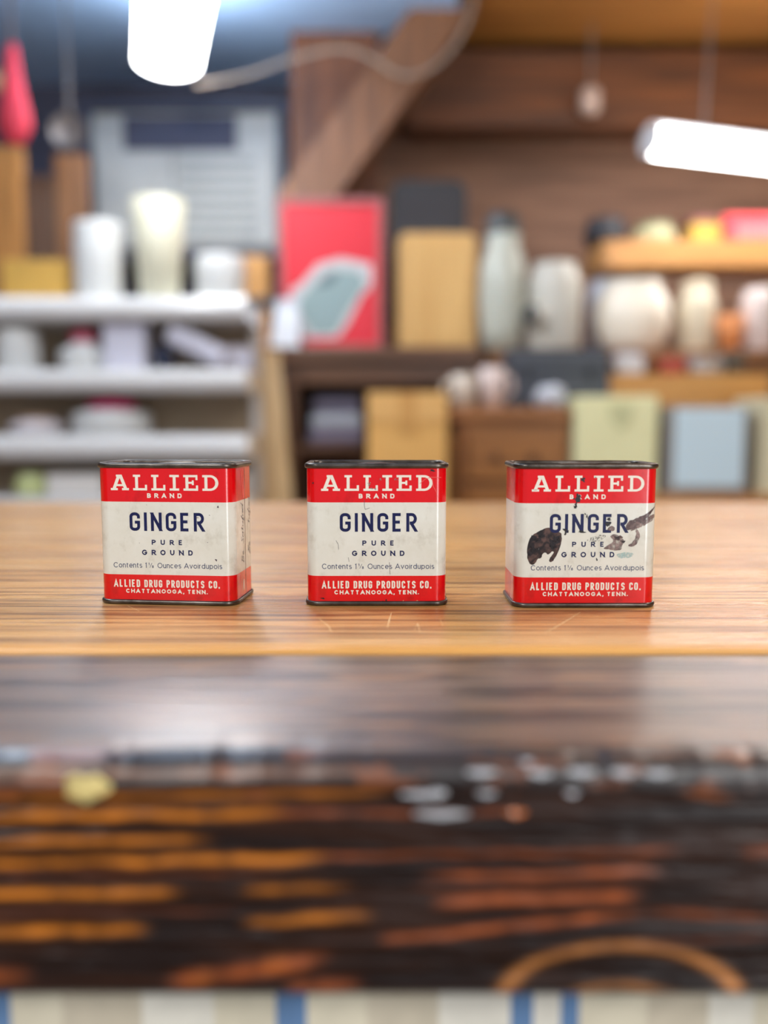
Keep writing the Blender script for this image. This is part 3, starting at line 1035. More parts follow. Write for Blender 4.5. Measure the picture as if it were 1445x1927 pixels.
def n2(x, y, seed, oct_=3):
    r = np.random.default_rng(seed)
    tab = r.random((256, 256))
    out = np.zeros_like(x)
    amp, f_, tot = 1.0, 1.0, 0
    for _ in range(oct_):
        xf, yf = x * f_ + 100, y * f_ + 100
        i, j = np.floor(xf).astype(int), np.floor(yf).astype(int)
        u, v = sm(xf - i), sm(yf - j)
        g = lambda a_, b_: tab[a_ % 256, b_ % 256]
        out += amp * ((g(i, j) * (1 - u) + g(i + 1, j) * u) * (1 - v) + (g(i, j + 1) * (1 - u) + g(i + 1, j + 1) * u) * v)
        tot += amp
        amp *= .5
        f_ *= 2.03
    return out / tot


dark0 = np.array(lin((24, 12, 10)))
dark1 = np.array(lin((46, 26, 18)))
amber = np.array(lin((206, 122, 36)))
rust = np.array(lin((176, 92, 48)))
front = (P > ny_top + 2 + n_nose // 2)
g0 = n2(pxv / 260, pyv / 26 + .35 * n1(pxv / 300, 3), 5)
col = dark0 + (dark1 - dark0) * sm((g0 - .35) / .4)[..., None]
# burnt-through pale streaks: x0, x1, y0, y1, thickness, colour, strength
ST = [(-400, 520, 1432, 1422, 9, rust, .35), (-400, 760, 1462, 1450, 10, amber, .35), (-400, 760, 1505, 1492, 12, amber, .50), (-400, 560, 1545, 1528, 13, amber, .95),
      (480, 1010, 1532, 1528, 9, rust, .45), (-400, 420, 1590, 1578, 12, amber, .75), (-400, 640, 1632, 1612, 12, amber, .95), (560, 1300, 1612, 1602, 9, rust, .5),
      (1380, 1600, 1606, 1600, 14, rust, .55), (-400, 360, 1690, 1678, 12, amber, 1.0), (440, 680, 1672, 1668, 11, amber, .55), (780, 1270, 1650, 1642, 11, rust, .7),
      (800, 1230, 1702, 1684, 15, rust, 1.0), (-400, 300, 1757, 1748, 14, amber, 1.0), (440, 720, 1735, 1722, 13, amber, .7), (700, 1230, 1770, 1718, 12, rust, .8),
      (1200, 1600, 1718, 1740, 10, rust, .4), (300, 640, 1850, 1800, 22, rust, .8), (340, 420, 1850, 1835, 26, amber, .7), (480, 560, 1822, 1808, 24, amber, .7),
      (520, 700, 1862, 1856, 24, rust, .6), (-100, 80, 1838, 1834, 24, rust, .45), (-400, 560, 1650, 1640, 5, rust, .35), (-400, 480, 1722, 1712, 6, rust, .25), (760, 1240, 1670, 1660, 6, rust, .3), (1000, 1500, 1790, 1760, 8, rust, .2)]
wob = (n1(pxv / 210, 21) - .5) * 14
for i, (x0, x1, y0, y1, th, cc, st) in enumerate(ST):
    u = (pxv - x0) / (x1 - x0)
    yc = y0 + (y1 - y0) * u + wob * .6 + (n1(pxv / 90, 40 + i) - .5) * 8
    mask = np.exp(-((pyv - yc) / (th * .72)) ** 2 * 1.3) * sm((pxv - x0) / 60) * sm((x1 - pxv) / 90)
    mod = .35 + 1.1 * n1(pxv / 45 + i * 9.1, 70 + i)
    a_ = np.clip(mask * st * mod, 0, 1)
    col = col + (cc - col) * (a_ * front)[..., None]
# knot rings at the lower right
for rx, ry, cy, th, st in ((222, 108, 1888, .075, .8), (110, 46, 1900, .16, .6)):
    rad = np.sqrt(((pxv - 1168) / rx) ** 2 + ((pyv - cy) / ry) ** 2)
    a_ = np.exp(-((rad - 1) / th) ** 2) * st * (.5 + n1(pxv / 60, 93))
    col = col + (np.array(lin((190, 124, 66))) - col) * (np.clip(a_, 0, 1) * front)[..., None]
# worn, chipped upper edge
nose = (P >= ny_top - 2) & (P < ny_top + 2 + n_nose + 14)
chip_n = n2(pxv / 70, pyv / 22, 31)
a_ = sm((chip_n - .55) / .15) * nose * .55
col = col + (np.array(lin((150, 84, 44))) - col) * a_[..., None]
# planed top of the beam: brown with dark and light grain lines
topm = P <= ny_top + 2
gy = Yv / .0042
g1 = n2(X / .05, gy + 1.2 * n1(X / .08, 8), 55)
g2 = n2(X / .03, gy * 2.6, 56)
tcol = np.array(lin((34, 20, 16))) + (np.array(lin((106, 84, 68))) - np.array(lin((34, 20, 16)))) * sm((g1 - .34) / .3)[..., None]
tcol = tcol + (np.array(lin((150, 106, 64))) - tcol) * (sm((g2 - .64) / .1) * .7)[..., None]
col = np.where(topm[..., None], tcol, col)
# relief: grain ridges on the face
ridge = (n2(pxv / 420, pyv / 17 + wob / 30, 77, 2) - .5) * .0011 + (n2(pxv / 55, pyv / 12, 78, 2) - .5) * .0005
edgew = (n2(X / .012, X * 0 + 1.0, 79, 3) - .5) * .0016
Yd = np.where(P > ny_top + 2, Yv - ridge * np.clip((P - ny_top - 2) / n_nose, 0, 1) * np.clip((NP - 3 - P) / 8, 0, 1), Yv)
nz = ((P > ny_top - 14) & (P < ny_top + 2 + n_nose + 8))
wv = np.exp(-((P - (ny_top + 6)) / 7.0) ** 2)
Zd = Zv - np.abs(edgew) * wv * nz
Yd = Yd + np.abs(edgew) * .8 * wv * nz
verts = np.stack([X, Yd, Zd], -1).reshape(-1, 3)
ii, jj = np.meshgrid(np.arange(NX - 1), np.arange(NP - 1), indexing='ij')
v0 = (ii * NP + jj).ravel()
faces = np.stack([v0, v0 + 1, v0 + NP + 1, v0 + NP], -1)
me = bpy.data.meshes.new('edge_beam')
me.from_pydata(verts.tolist(), [], faces.tolist() + [[NP - 1 - k for k in (0, NP - 1)] + [0]] * 0)
bmx = bmesh.new()
bmx.from_mesh(me)
bmx.verts.ensure_lookup_table()
# close back and ends
for i in range(NX - 1):
    bmx.faces.new([bmx.verts[k] for k in (i * NP + NP - 1, i * NP, (i + 1) * NP, (i + 1) * NP + NP - 1)][::-1])
bmx.faces.new([bmx.verts[k] for k in range(NP)])
bmx.faces.new([bmx.verts[(NX - 1) * NP + k] for k in range(NP)][::-1])
bmesh.ops.recalc_face_normals(bmx, faces=bmx.faces[:])
bmx.to_mesh(me)
bmx.free()
ca = me.color_attributes.new('grain', 'FLOAT_COLOR', 'POINT')
ca.data.foreach_set('color', np.concatenate([col.reshape(-1, 3), np.ones((NX * NP, 1))], 1).astype(np.float32).ravel())
me.materials.append(burnt_mat('varnished_pine', 1.0, .5))
me.materials.append(burnt_mat('burnt_pine', .25, .25))
for p_ in me.polygons:
    if p_.center.z < zb_top - R_N * .8:
        p_.material_index = 1
me.polygons.foreach_set('use_smooth', [len(p_.vertices) == 4 for p_ in me.polygons])
beam = bpy.data.objects.new('edge_beam', me)
C.objects.link(beam)
beam.parent = counter


def blotch(bm, cx, cz, rx, rz, y, seed=0, n=26, rag=.35, thick=0.0):
    """irregular flat fleck facing -y"""
    r = random.Random(seed)
    ph = [r.random() * 6.28 for _ in range(4)]
    vs = []
    for k in range(n):
        a = 2 * PI * k / n
        q = 1 + rag * (.5 * math.sin(2 * a + ph[0]) + .35 * math.sin(3 * a + ph[1]) + .3 * math.sin(5 * a + ph[2]) + .25 * math.sin(7 * a + ph[3]))
        vs.append(bm.verts.new((cx + rx * q * math.cos(a), y, cz + rz * q * math.sin(a))))
    c = bm.verts.new((cx, y - thick, cz))
    for k in range(n):
        bm.faces.new((vs[k], vs[(k + 1) % n], c))


# pale chip in the beam front, and pale flecks painting glints on the ridges
c = at(166, 1478, YF)
bm = BM()
blotch(bm, 0, 0, .0044, .0036, -.0012, 4, 24, .3, .0012)
o = obj('chip', bm, mat('bare_chip', (232, 212, 140), rough=.5, noise=.35, nscale=260), beam, True, loc=c)
o['label'] = 'pale bare chip in the dark beam'
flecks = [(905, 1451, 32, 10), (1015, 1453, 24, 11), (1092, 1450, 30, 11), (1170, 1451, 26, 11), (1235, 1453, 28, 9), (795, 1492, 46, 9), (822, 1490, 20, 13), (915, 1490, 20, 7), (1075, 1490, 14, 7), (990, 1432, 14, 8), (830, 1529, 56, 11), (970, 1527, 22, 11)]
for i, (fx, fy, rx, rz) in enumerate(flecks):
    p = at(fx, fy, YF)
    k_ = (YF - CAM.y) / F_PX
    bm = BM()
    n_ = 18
    # a small raised fleck, its light colour standing in for a lamp glint
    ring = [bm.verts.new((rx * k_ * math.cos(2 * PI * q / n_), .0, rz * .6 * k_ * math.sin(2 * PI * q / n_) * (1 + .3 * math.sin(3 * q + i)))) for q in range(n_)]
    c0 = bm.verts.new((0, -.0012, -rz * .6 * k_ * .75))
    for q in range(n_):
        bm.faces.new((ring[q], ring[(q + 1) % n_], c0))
    o = obj('glint_fleck', bm, mat('glint_pale' if i < 11 else 'glint_amber', (176, 178, 182) if i < 11 else (190, 110, 60), rough=.25), beam, False, loc=(p.x, YF - .0007, p.z))

# cloth under the counter front: patchwork skirt
YQ = YF + .02
quilt = thing('patchwork_skirt', 'blue and cream patchwork cloth hanging below the dark beam', 'cloth', (0, 0, 0))
zq = zbot - .002
edges = [-760, -640, -520, -400, -300, -190, -95, 8, 108, 250, 390, 515, 575, 690, 830, 968, 1010, 1060, 1095, 1230, 1360, 1445, 1560, 1680, 1800]
pal = [('blue', (92, 124, 164)), ('cream', (206, 198, 176)), ('beige', (190, 180, 160)), ('pale', (216, 212, 200)), ('slate', (128, 138, 150))]
order = [1, 0, 3, 1, 2, 3, 0, 1, 2, 3, 1, 0, 1, 2, 3, 0, 3, 0, 1, 2, 3, 1, 0, 1]
kq = (YQ - CAM.y) / F_PX * 1.04
bm = BM()
for r_ in range(6):
    for i in range(len(edges) - 1):
        x0, x1 = (edges[i] - 722.5) * kq, (edges[i + 1] - 722.5) * kq
        z1, z0 = zq - r_ * .05, zq - (r_ + 1) * .05
        nseg = 4
        for k in range(nseg):
            xa_, xb_ = x0 + (x1 - x0) * k / nseg, x0 + (x1 - x0) * (k + 1) / nseg
            f = lambda x_: YQ + .003 * math.sin(x_ * 90)
            vs = [bm.verts.new(p_) for p_ in ((xa_, f(xa_), z0), (xb_, f(xb_), z0), (xb_, f(xb_), z1), (xa_, f(xa_), z1))]
            fc = bm.faces.new(vs)
            fc.material_index = (order[i] + r_ * 2) % 5
bmesh.ops.remove_doubles(bm, verts=bm.verts[:], dist=1e-6)
q_ = obj('patchwork_cloth', bm, [mat('patch_' + n_, c_, rough=.9, noise=.12, nscale=120) for n_, c_ in pal], quilt, True)
sol = q_.modifiers.new('thickness', 'SOLIDIFY')
sol.thickness = .002
obj('hanging_rail', boxm(-.24, .24, YQ + .006, YQ + .02, zq - .02, zq), dark_oak, quilt)
# counter base behind it
base_m = wood('counter_base_boards', (96, 66, 42), (70, 46, 28), axis=0)
obj('base_cabinet', boxm(-HW + .02, HW - .02, CT0 + .01, CT1 - .03, 0, ZC - .0355), base_m, counter)

# scratches on the worktop
scr = mat('pale_scratch', (238, 206, 150), rough=.4)
for i, (pts, wd_) in enumerate((
        ([(600, 1164), (618, 1178), (624, 1190)], .0002), ([(737, 1152), (732, 1168), (729, 1182)], .00022), ([(780, 1186), (786, 1172), (790, 1190)], .0002),
        ([(640, 1188), (760, 1190), (900, 1193), (1010, 1189)], .00025), ([(828, 1165), (833, 1177)], .0002), ([(1024, 1192), (1060, 1172), (1092, 1152)], .00022),
        ([(240, 1140), (262, 1150)], .0003), ([(330, 1192), (420, 1190), (480, 1191)], .0002))):
    w3 = []
    for p_ in pts:
        u, v = (p_[0] - W_PX / 2) / F_PX, (p_[1] - H_PX / 2) / F_PX
        dy, dz = math.cos(PITCH) - v * math.sin(PITCH), -math.sin(PITCH) - v * math.cos(PITCH)
        tt = (ZC - CAM.z) / dz
        w3.append(Vector((CAM.x + u * tt, CAM.y + dy * tt, ZC + .00004)))
    bm = BM()
    prev = None
    for k, p_ in enumerate(w3):
        t_ = (w3[min(k + 1, len(w3) - 1)] - w3[max(k - 1, 0)]).normalized()
        s_ = Vector((-t_.y, t_.x, 0)) * wd_ * (.4 if k in (0, len(w3) - 1) else 1)
        cur = (bm.verts.new(p_ + s_), bm.verts.new(p_ - s_))
        if prev:
            bm.faces.new((prev[0], prev[1], cur[1], cur[0]))
        prev = cur
    obj('scratch', bm, scr, top)

# ------------------------------------------------------------------ lettering: every glyph is a set of centre lines in a box w x 1
def arc(cx, cy, rx, ry, a0, a1, n=10):
    return [(cx + rx * math.cos(math.radians(a0 + (a1 - a0) * k / n)), cy + ry * math.sin(math.radians(a0 + (a1 - a0) * k / n))) for k in range(n + 1)]


def glyph(ch, w, rx, ry):
    """centre lines, closed flag; w = centre-line width, rx/ry corner radii"""
    rx = min(rx, w / 2)
    ry = min(ry, .5)
    if ch == 'A':
        return [([(0, 0), (w / 2, 1), (w, 0)], 0), ([(w * .15, .28), (w * .85, .28)], 0)]
    if ch == 'B':
        r2 = min(ry, .26)
        return [([(0, 0), (0, 1)] + [(w * .92 - rx, 1)] + arc(w * .92 - rx, 1 - r2, rx, r2, 90, -90)[1:-1] + [(w * .92 - rx, 1 - 2 * r2), (.1, 1 - 2 * r2)], 0),
                ([(.1, 1 - 2 * r2), (w - rx, 1 - 2 * r2)] + arc(w - rx, (1 - 2 * r2) / 2, rx, (1 - 2 * r2) / 2, 90, -90)[1:] + [(.1, 0)], 0)]
    if ch in 'CG':
        top_ = arc(w - rx, 1 - ry, rx, ry, 0 if ry < .499 else 36, 90) + arc(rx, 1 - ry, rx, ry, 90, 180) + arc(rx, ry, rx, ry, 180, 270)
        if ry < .499:
            top_ = [(w, .70)] + top_
        if ch == 'C':
            bot = arc(w - rx, ry, rx, ry, 270, 360 if ry < .499 else 324)
            if ry < .499:
                bot = bot + [(w, .30)]
            return [(top_ + bot, 0)]
        return [(top_ + arc(w - rx, ry, rx, ry, 270, 360) + [(w, .46), (w * .5, .46)], 0)]
    if ch == 'D':
        return [([(0, 0), (0, 1), (w - rx, 1)] + arc(w - rx, 1 - ry, rx, ry, 90, 0)[1:] + arc(w - rx, ry, rx, ry, 0, -90), 1)]
    if ch == 'E':
        return [([(w, 1), (0, 1), (0, 0), (w, 0)], 0), ([(0, .52), (w * .88, .52)], 0)]
    if ch == 'H':
        return [([(0, 0), (0, 1)], 0), ([(w, 0), (w, 1)], 0), ([(0, .5), (w, .5)], 0)]
    if ch in 'I1':
        return [([(0, 0), (0, 1)], 0)] + ([([(0, 1), (-.16, .86)], 0)] if ch == '1' else [])
    if ch == 'L':
        return [([(0, 1), (0, 0), (w, 0)], 0)]
    if ch == 'N':
        return [([(0, 0), (0, 1)], 0), ([(0, 1), (w, 0)], 0), ([(w, 0), (w, 1)], 0)]
    if ch == 'O':
        return [(arc(w - rx, 1 - ry, rx, ry, 0, 90) + arc(rx, 1 - ry, rx, ry, 90, 180) + arc(rx, ry, rx, ry, 180, 270) + arc(w - rx, ry, rx, ry, 270, 360), 1)]
    if ch in 'PR':
        r2 = .27
        bowl = [(0, 0), (0, 1), (w - min(rx, r2), 1)] + arc(w - min(rx, r2), 1 - r2, min(rx, r2), r2, 90, -90)[1:] + [(.1, 1 - 2 * r2)]
        return [(bowl, 0)] + ([([(w * .45, 1 - 2 * r2), (w * 1.02, 0)], 0)] if ch == 'R' else [])
    if ch == 'S':
        q = min(rx, w / 2)
        return [([(w, .74)] + arc(w - q, .75, q, .25, 15, 90) + arc(q, .75, q, .25, 90, 180) + arc(q, .75, q, .25, 180, 250)[1:] + [(w / 2, .5)] + arc(w - q, .25, q, .25, 70, 0) + arc(w - q, .25, q, .25, 0, -90)[1:] + arc(q, .25, q, .25, 270, 195), 0)]
    if ch == 'T':
        return [([(0, 1), (w, 1)], 0), ([(w / 2, 1), (w / 2, 0)], 0)]
    if ch == 'U':
        return [([(0, 1)] + arc(rx, ry, rx, ry, 180, 270) + arc(w - rx, ry, rx, ry, 270, 360) + [(w, 1)], 0)]
    if ch == '.':
        return [([(0, -.14), (0, .14)], 0)]
    if ch == ',':
        return [([(.02, .14), (0, -.14), (-.1, -.34)], 0)]
    if ch == '8':
        return [(arc(w / 2, .74, w * .42, .26, 0, 360, 16), 1), (arc(w / 2, .24, w / 2, .26, 0, 360, 16), 1)]
    if ch == '/':
        return [([(0, 0), (w, 1)], 0)]
    x = .72
    k = w
    if ch == 'o':
        return [(arc(k / 2, x / 2, k / 2, x / 2, 0, 360, 24), 1)]
    if ch == 'n':
        return [([(0, 0), (0, x)], 0), (arc(k / 2, x - k / 2, k / 2, k / 2, 180, 0, 12) + [(k, 0)], 0)]
    if ch == 'u':
        return [([(0, x)] + arc(k / 2, k / 2, k / 2, k / 2, 180, 360, 12), 0), ([(k, x), (k, 0)], 0)]
    if ch == 'r':
        return [([(0, 0), (0, x)], 0), (arc(k * .75, x - k * .75, k * .75, k * .75, 180, 75, 8), 0)]
    if ch == 't':
        return [([(k * .35, .96), (k * .35, .14)] + arc(k * .35 + .14, .14, .14, .14, 180, 280, 6), 0), ([(0, x), (k, x)], 0)]
    if ch == 'e':
        return [([(0, x * .5), (k, x * .5)] + arc(k / 2, x / 2, k / 2, x / 2, 0, 320, 22), 0)]
    if ch == 'c':
        return [(arc(k / 2, x / 2, k / 2, x / 2, 45, 315, 20), 0)]
    if ch == 's':
        return [(arc(k / 2, x * .74, k * .46, x * .26, 30, 265, 12) + arc(k / 2, x * .25, k * .5, x * .26, 85, -150, 12), 0)]
    if ch == 'v':
        return [([(0, x), (k / 2, 0), (k, x)], 0)]
    if ch == 'i':
        return [([(0, 0), (0, x)], 0), ([(0, .9), (0, .99)], 0)]
    if ch == 'd':
        return [(arc(k / 2, x / 2, k / 2, x / 2, 0, 360, 24), 1), ([(k, 0), (k, 1.02)], 0)]
    if ch == 'p':
        return [(arc(k / 2, x / 2, k / 2, x / 2, 0, 360, 24), 1), ([(0, x), (0, -.3)], 0)]
    return []


JIT = [0]


def stroke(bm, pts, sw, closed=0, y=0.0, cut=(0, 0)):
    """flat ribbon along pts (x, z), half widths sw/2, mitred"""
    JIT[0] += 1
    y -= 1.5e-6 * (JIT[0] % 9)          # crossing strokes lie in separate layers of ink
    q = [pts[0]]
    for p_ in pts[1:]:
        if (p_[0] - q[-1][0]) ** 2 + (p_[1] - q[-1][1]) ** 2 > 1e-12 * 1:
            q.append(p_)
    if closed and (q[0][0] - q[-1][0]) ** 2 + (q[0][1] - q[-1][1]) ** 2 < 1e-12:
        q.pop()
    n = len(q)
    L_, R_ = [], []
    for i in range(n):
        def dirv(a, b):
            dx, dz = b[0] - a[0], b[1] - a[1]
            l_ = math.hypot(dx, dz) or 1
            return dx / l_, dz / l_
        prev = q[i - 1] if (i > 0 or closed) else None
        nxt = q[(i + 1) % n] if (i < n - 1 or closed) else None
        d1 = dirv(prev, q[i]) if prev else dirv(q[i], nxt)
        d2 = dirv(q[i], nxt) if nxt else d1
        nx_, nz_ = -(d1[1] + d2[1]), d1[0] + d2[0]
        l_ = math.hypot(nx_, nz_) or 1
        nx_, nz_ = nx_ / l_, nz_ / l_
        cosh = max(.42, nx_ * -d1[1] + nz_ * d1[0])
        m_ = sw / 2 / cosh
        end = -1 if (i == 0 and not closed) else (1 if (i == n - 1 and not closed) else 0)
        if (end == -1 and cut[0] or end == 1 and cut[1]) and abs(d1[1]) > .5:
            k_ = sw / 2 / abs(d1[1])
            ex, ez = q[i][0] + end * d1[0] * k_, q[i][1] + end * d1[1] * k_
            sg = -1 if d1[1] > 0 else 1
            L_.append(bm.verts.new((ex + sg * k_, y, ez)))
            R_.append(bm.verts.new((ex - sg * k_, y, ez)))
            continue
        L_.append(bm.verts.new((q[i][0] + nx_ * m_, y, q[i][1] + nz_ * m_)))
        R_.append(bm.verts.new((q[i][0] - nx_ * m_, y, q[i][1] - nz_ * m_)))
    for i in range(n if closed else n - 1):
        j = (i + 1) % n
        bm.faces.new((L_[i], R_[i], R_[j], L_[j]))


def text_line(txt, width, height, cx, z0, sw, wd_fn, rx, ry, gap, y, space=.5, spread=True, vs=None):
    """lettering as ribbons; width/height overall in metres; sw, widths, gap relative to height; widths are scaled so the line fits"""
    # advance in height units (centre-line boxes, plus stroke)
    items, x = [], 0.0
    for ch in txt:
        if ch == ' ':
            x += space
            continue
        w_ = wd_fn(ch)
        items.append((ch, x + sw / 2, w_))
        x += w_ + sw + gap
    total = x - gap
    # stretch the gaps, not the letters, to reach the width
    ngap = len(txt) - 1
    extra = (width / height - total) / max(1, ngap)
    bm = BM()
    acc = 0
    k = 0
    for idx, ch in enumerate(txt):
        if ch != ' ':
            c_, x_, w_ = items[k]
            k += 1
            ox = x_ + extra * idx
            for pts, cl in glyph(ch, w_, rx, ry):
                pp = []
                for gx, gz in pts:
                    zz = sw / 2 + gz * (1 - sw)
                    pp.append((cx - width / 2 + (ox + gx) * height, z0 + zz * height))
                at_line = lambda g: abs(g) < 1e-6 or abs(g - 1) < 1e-6 or abs(g - .72) < 1e-6 or g > 1.01
                stroke(bm, pp, sw * height, cl, y, (at_line(pts[0][1]), at_line(pts[-1][1])))
    return bm


def slab(txt, width, height, cx, z0, y):
    """wide slab-serif capitals built from bars"""
    bm = BM()
    t = .19          # stroke
    sf = .14         # serif thickness
    ws = {'A': 1.20, 'L': .92, 'I': .62, 'E': .96, 'D': 1.04}
    tot = sum(ws[c_] for c_ in txt)
    gap = (width / height - tot) / (len(txt) - 1)
    x = 0

    def P_(u, v):
        return (cx - width / 2 + (x + u) * height, z0 + v * height)

    def bar(x0, z0_, x1, z1_):
        JIT[0] += 1
        yy = y - 1.5e-6 * (JIT[0] % 9)
        vs = [bm.verts.new((p_[0], yy, p_[1])) for p_ in (P_(x0, z0_), P_(x1, z0_), P_(x1, z1_), P_(x0, z1_))]
        bm.faces.new(vs)

    for c_ in txt:
        w_ = ws[c_]
        if c_ == 'A':
            for xa_, xb_ in ((.20, .56), (1.0, .64)):
                vs = [bm.verts.new((p_[0], y, p_[1])) for p_ in (P_(xa_ - .11, .06), P_(xa_ + .11, .06), P_(xb_ + .11, .97), P_(xb_ - .11, .97))]
                bm.faces.new(vs)
            bar(.0, 0, .46, sf)
            bar(.74, 0, 1.2, sf)
            bar(.36, 1 - sf, .74, 1)
            bar(.32, .26, .88, .26 + .13)
        elif c_ == 'L':
            bar(.14, 0, .14 + t, 1)
            bar(0, 1 - sf, .48, 1)
            bar(0, 0, w_, sf)
            bar(w_ - .14, 0, w_, .36)
        elif c_ == 'I':
            bar(.31 - t / 2, 0, .31 + t / 2, 1)
            bar(0, 1 - sf, .62, 1)
            bar(0, 0, .62, sf)
        elif c_ == 'E':
            bar(.14, 0, .14 + t, 1)
            bar(0, 1 - sf, w_ - .03, 1)
            bar(0, 0, w_, sf)
            bar(w_ - .14, 0, w_, .34)
            bar(w_ - .16, .68, w_ - .03, 1)
            bar(.2, .44, .62, .57)
            bar(.56, .36, .68, .66)
        elif c_ == 'D':
            bar(.14, 0, .14 + t, 1)
            stroke(bm, [P_(0, 1 - sf / 2), P_(.52, 1 - sf / 2)], sf * height, 0, y)
            stroke(bm, [P_(0, sf / 2), P_(.52, sf / 2)], sf * height, 0, y)
            n = 16
            pr_ = None
            for k in range(n + 1):
                a = PI / 2 - PI * k / n
                o_ = bm.verts.new((*[P_(.50 + .54 * math.cos(a), .5 + .5 * math.sin(a))[0]], y, P_(0, .5 + .5 * math.sin(a))[1]))
                i_ = bm.verts.new((P_(.50 + .34 * math.cos(a), 0)[0], y, P_(0, .5 + (.5 - sf) * math.sin(a))[1]))
                if pr_:
                    bm.faces.new((pr_[0], pr_[1], i_, o_))
                pr_ = (o_, i_)
        x += w_ + gap
    return bm


# ------------------------------------------------------------------ the ginger tins
TW, TD, TR = .0570, .0310, .0050
Z_B0, Z_B1, Z_B2, Z_B3 = .0013, .0124, .0424, .0563
mm = .001


def paint_mat(name, c1, c2, dirt, amt, rough=.2):
    m = bpy.data.materials.new(name)
    m.use_nodes = True
    nt = m.node_tree
    N, L = nt.nodes.new, nt.links.new
    b = nt.nodes['Principled BSDF']
    tc = N('ShaderNodeTexCoord')

    def nz(scale, st=(1, 1, 1), det=5):
        mp = N('ShaderNodeMapping')
        mp.inputs['Scale'].default_value = st
        L(tc.outputs['Object'], mp.inputs[0])
        n = N('ShaderNodeTexNoise')
        n.inputs['Scale'].default_value = scale
        n.inputs['Detail'].default_value = det
        n.inputs['Roughness'].default_value = .65
        L(mp.outputs[0], n.inputs['Vector'])
        return n.outputs['Fac']

    def rmp(src, p0, c0_, p1, c1_):
        r = N('ShaderNodeValToRGB')
        e_ = r.color_ramp.elements
        e_[0].position, e_[1].position = p0, p1
        e_[0].color, e_[1].color = (*c0_, 1), (*c1_, 1)
        L(src, r.inputs[0])
        return r.outputs[0]

    base = rmp(nz(70), .3, lin(c2), .7, lin(c1))
    d1 = rmp(nz(120, (1, 1, .8), 8), .53, (0, 0, 0), .76, (amt * 1.3,) * 3)
    mx = N('ShaderNodeMixRGB')
    L(d1, mx.inputs[0])
    L(base, mx.inputs[1])
    mx.inputs[2].default_value = (*lin(dirt), 1)
    # fine specks
    d2 = rmp(nz(900, (1, 1, 1), 2), .73, (0, 0, 0), .76, (amt * 1.2,) * 3)
    mx2 = N('ShaderNodeMixRGB')
    L(d2, mx2.inputs[0])
    L(mx.outputs[0], mx2.inputs[1])
    mx2.inputs[2].default_value = (*lin(dirt), 1)
    L(mx2.outputs[0], b.inputs['Base Color'])
    b.inputs['Roughness'].default_value = rough
    b.inputs['Coat Weight'].default_value = .25
    b.inputs['Coat Roughness'].default_value = .1
    bp = N('ShaderNodeBump')
    bp.inputs['Strength'].default_value = .12
    bp.inputs['Distance'].default_value = .0004
    L(nz(130), bp.inputs['Height'])
    L(bp.outputs[0], b.inputs['Normal'])
    return m


red_p = paint_mat('red_lithograph', (224, 6, 18), (216, 5, 15), (120, 10, 12), .35)
cream_p = paint_mat('cream_lithograph', (226, 227, 218), (216, 215, 202), (150, 140, 112), .35)
orange_p = paint_mat('faded_red_lithograph', (226, 70, 44), (214, 58, 36), (170, 40, 26), .4)
navy_i = mat('navy_ink', (12, 20, 76), rough=.3, noise=.15, nscale=300)
navy_l = mat('navy_ink_light', (62, 70, 104), rough=.35)
white_i = mat('cream_ink', (236, 230, 216), rough=.3, noise=.05, nscale=300)
script_i = mat('script_ink', (78, 68, 80), rough=.5)
tinm = mat('aged_tinplate', (112, 106, 100), rough=.32, metal=.85, col2=(66, 58, 52), nscale=110, bump=.08, bscale=200)
tinlid = mat('aged_tin_lid', (128, 116, 104), rough=.4, metal=.7, col2=(78, 58, 44), nscale=120, bump=.2, bscale=250)
seam_m = mat('seam_metal', (110, 84, 72), rough=.4, metal=.4)  # dark metal of the tin's side seam
black_i = mat('black_residue', (26, 22, 24), rough=.4)
fade_red = mat('pale_red_wear', (232, 92, 84), rough=.4)


def stain_mat(name, c1, c2, cover, scale=260, edge=.12):
    m = bpy.data.materials.new(name)
    m.use_nodes = True
    nt = m.node_tree
    N, L = nt.nodes.new, nt.links.new
    b = nt.nodes['Principled BSDF']
    b.inputs['Roughness'].default_value = .3
    tc = N('ShaderNodeTexCoord')
    n = N('ShaderNodeTexNoise')
    n.inputs['Scale'].default_value = scale
    n.inputs['Detail'].default_value = 5
    n.inputs['Distortion'].default_value = 1.2
    L(tc.outputs['Object'], n.inputs['Vector'])
    r = N('ShaderNodeValToRGB')
    r.color_ramp.elements[0].position, r.color_ramp.elements[1].position = .40, .62
    r.color_ramp.elements[0].color, r.color_ramp.elements[1].color = (*lin(c1), 1), (*lin(c2), 1)
    L(n.outputs['Fac'], r.inputs[0])
    L(r.outputs[0], b.inputs['Base Color'])
    n2_ = N('ShaderNodeTexNoise')
    n2_.inputs['Scale'].default_value = scale * 2.3
    n2_.inputs['Detail'].default_value = 6
    L(tc.outputs['Object'], n2_.inputs['Vector'])
    r2 = N('ShaderNodeValToRGB')
    r2.color_ramp.elements[0].position, r2.color_ramp.elements[1].position = 1 - cover - edge / 2, 1 - cover + edge / 2
    L(n2_.outputs['Fac'], r2.inputs[0])
    L(r2.outputs[0], b.inputs['Alpha'])
    return m


st_dark = stain_mat('dark_brown_stain', (30, 22, 24), (92, 68, 62), .74)
st_black = stain_mat('black_stain', (20, 16, 20), (44, 34, 38), .66, edge=.3)
st_thin = stain_mat('thin_brown_stain', (104, 84, 82), (156, 136, 130), .58, edge=.34)
st_feather = stain_mat('feather_brown_stain', (84, 66, 66), (126, 106, 102), .68, edge=.30)
st_grey = stain_mat('grey_scuff', (110, 108, 104), (150, 148, 142), .47, scale=600)
st_teal = stain_mat('teal_scuff', (150, 190, 190), (180, 204, 202), .5, scale=500, edge=.4)


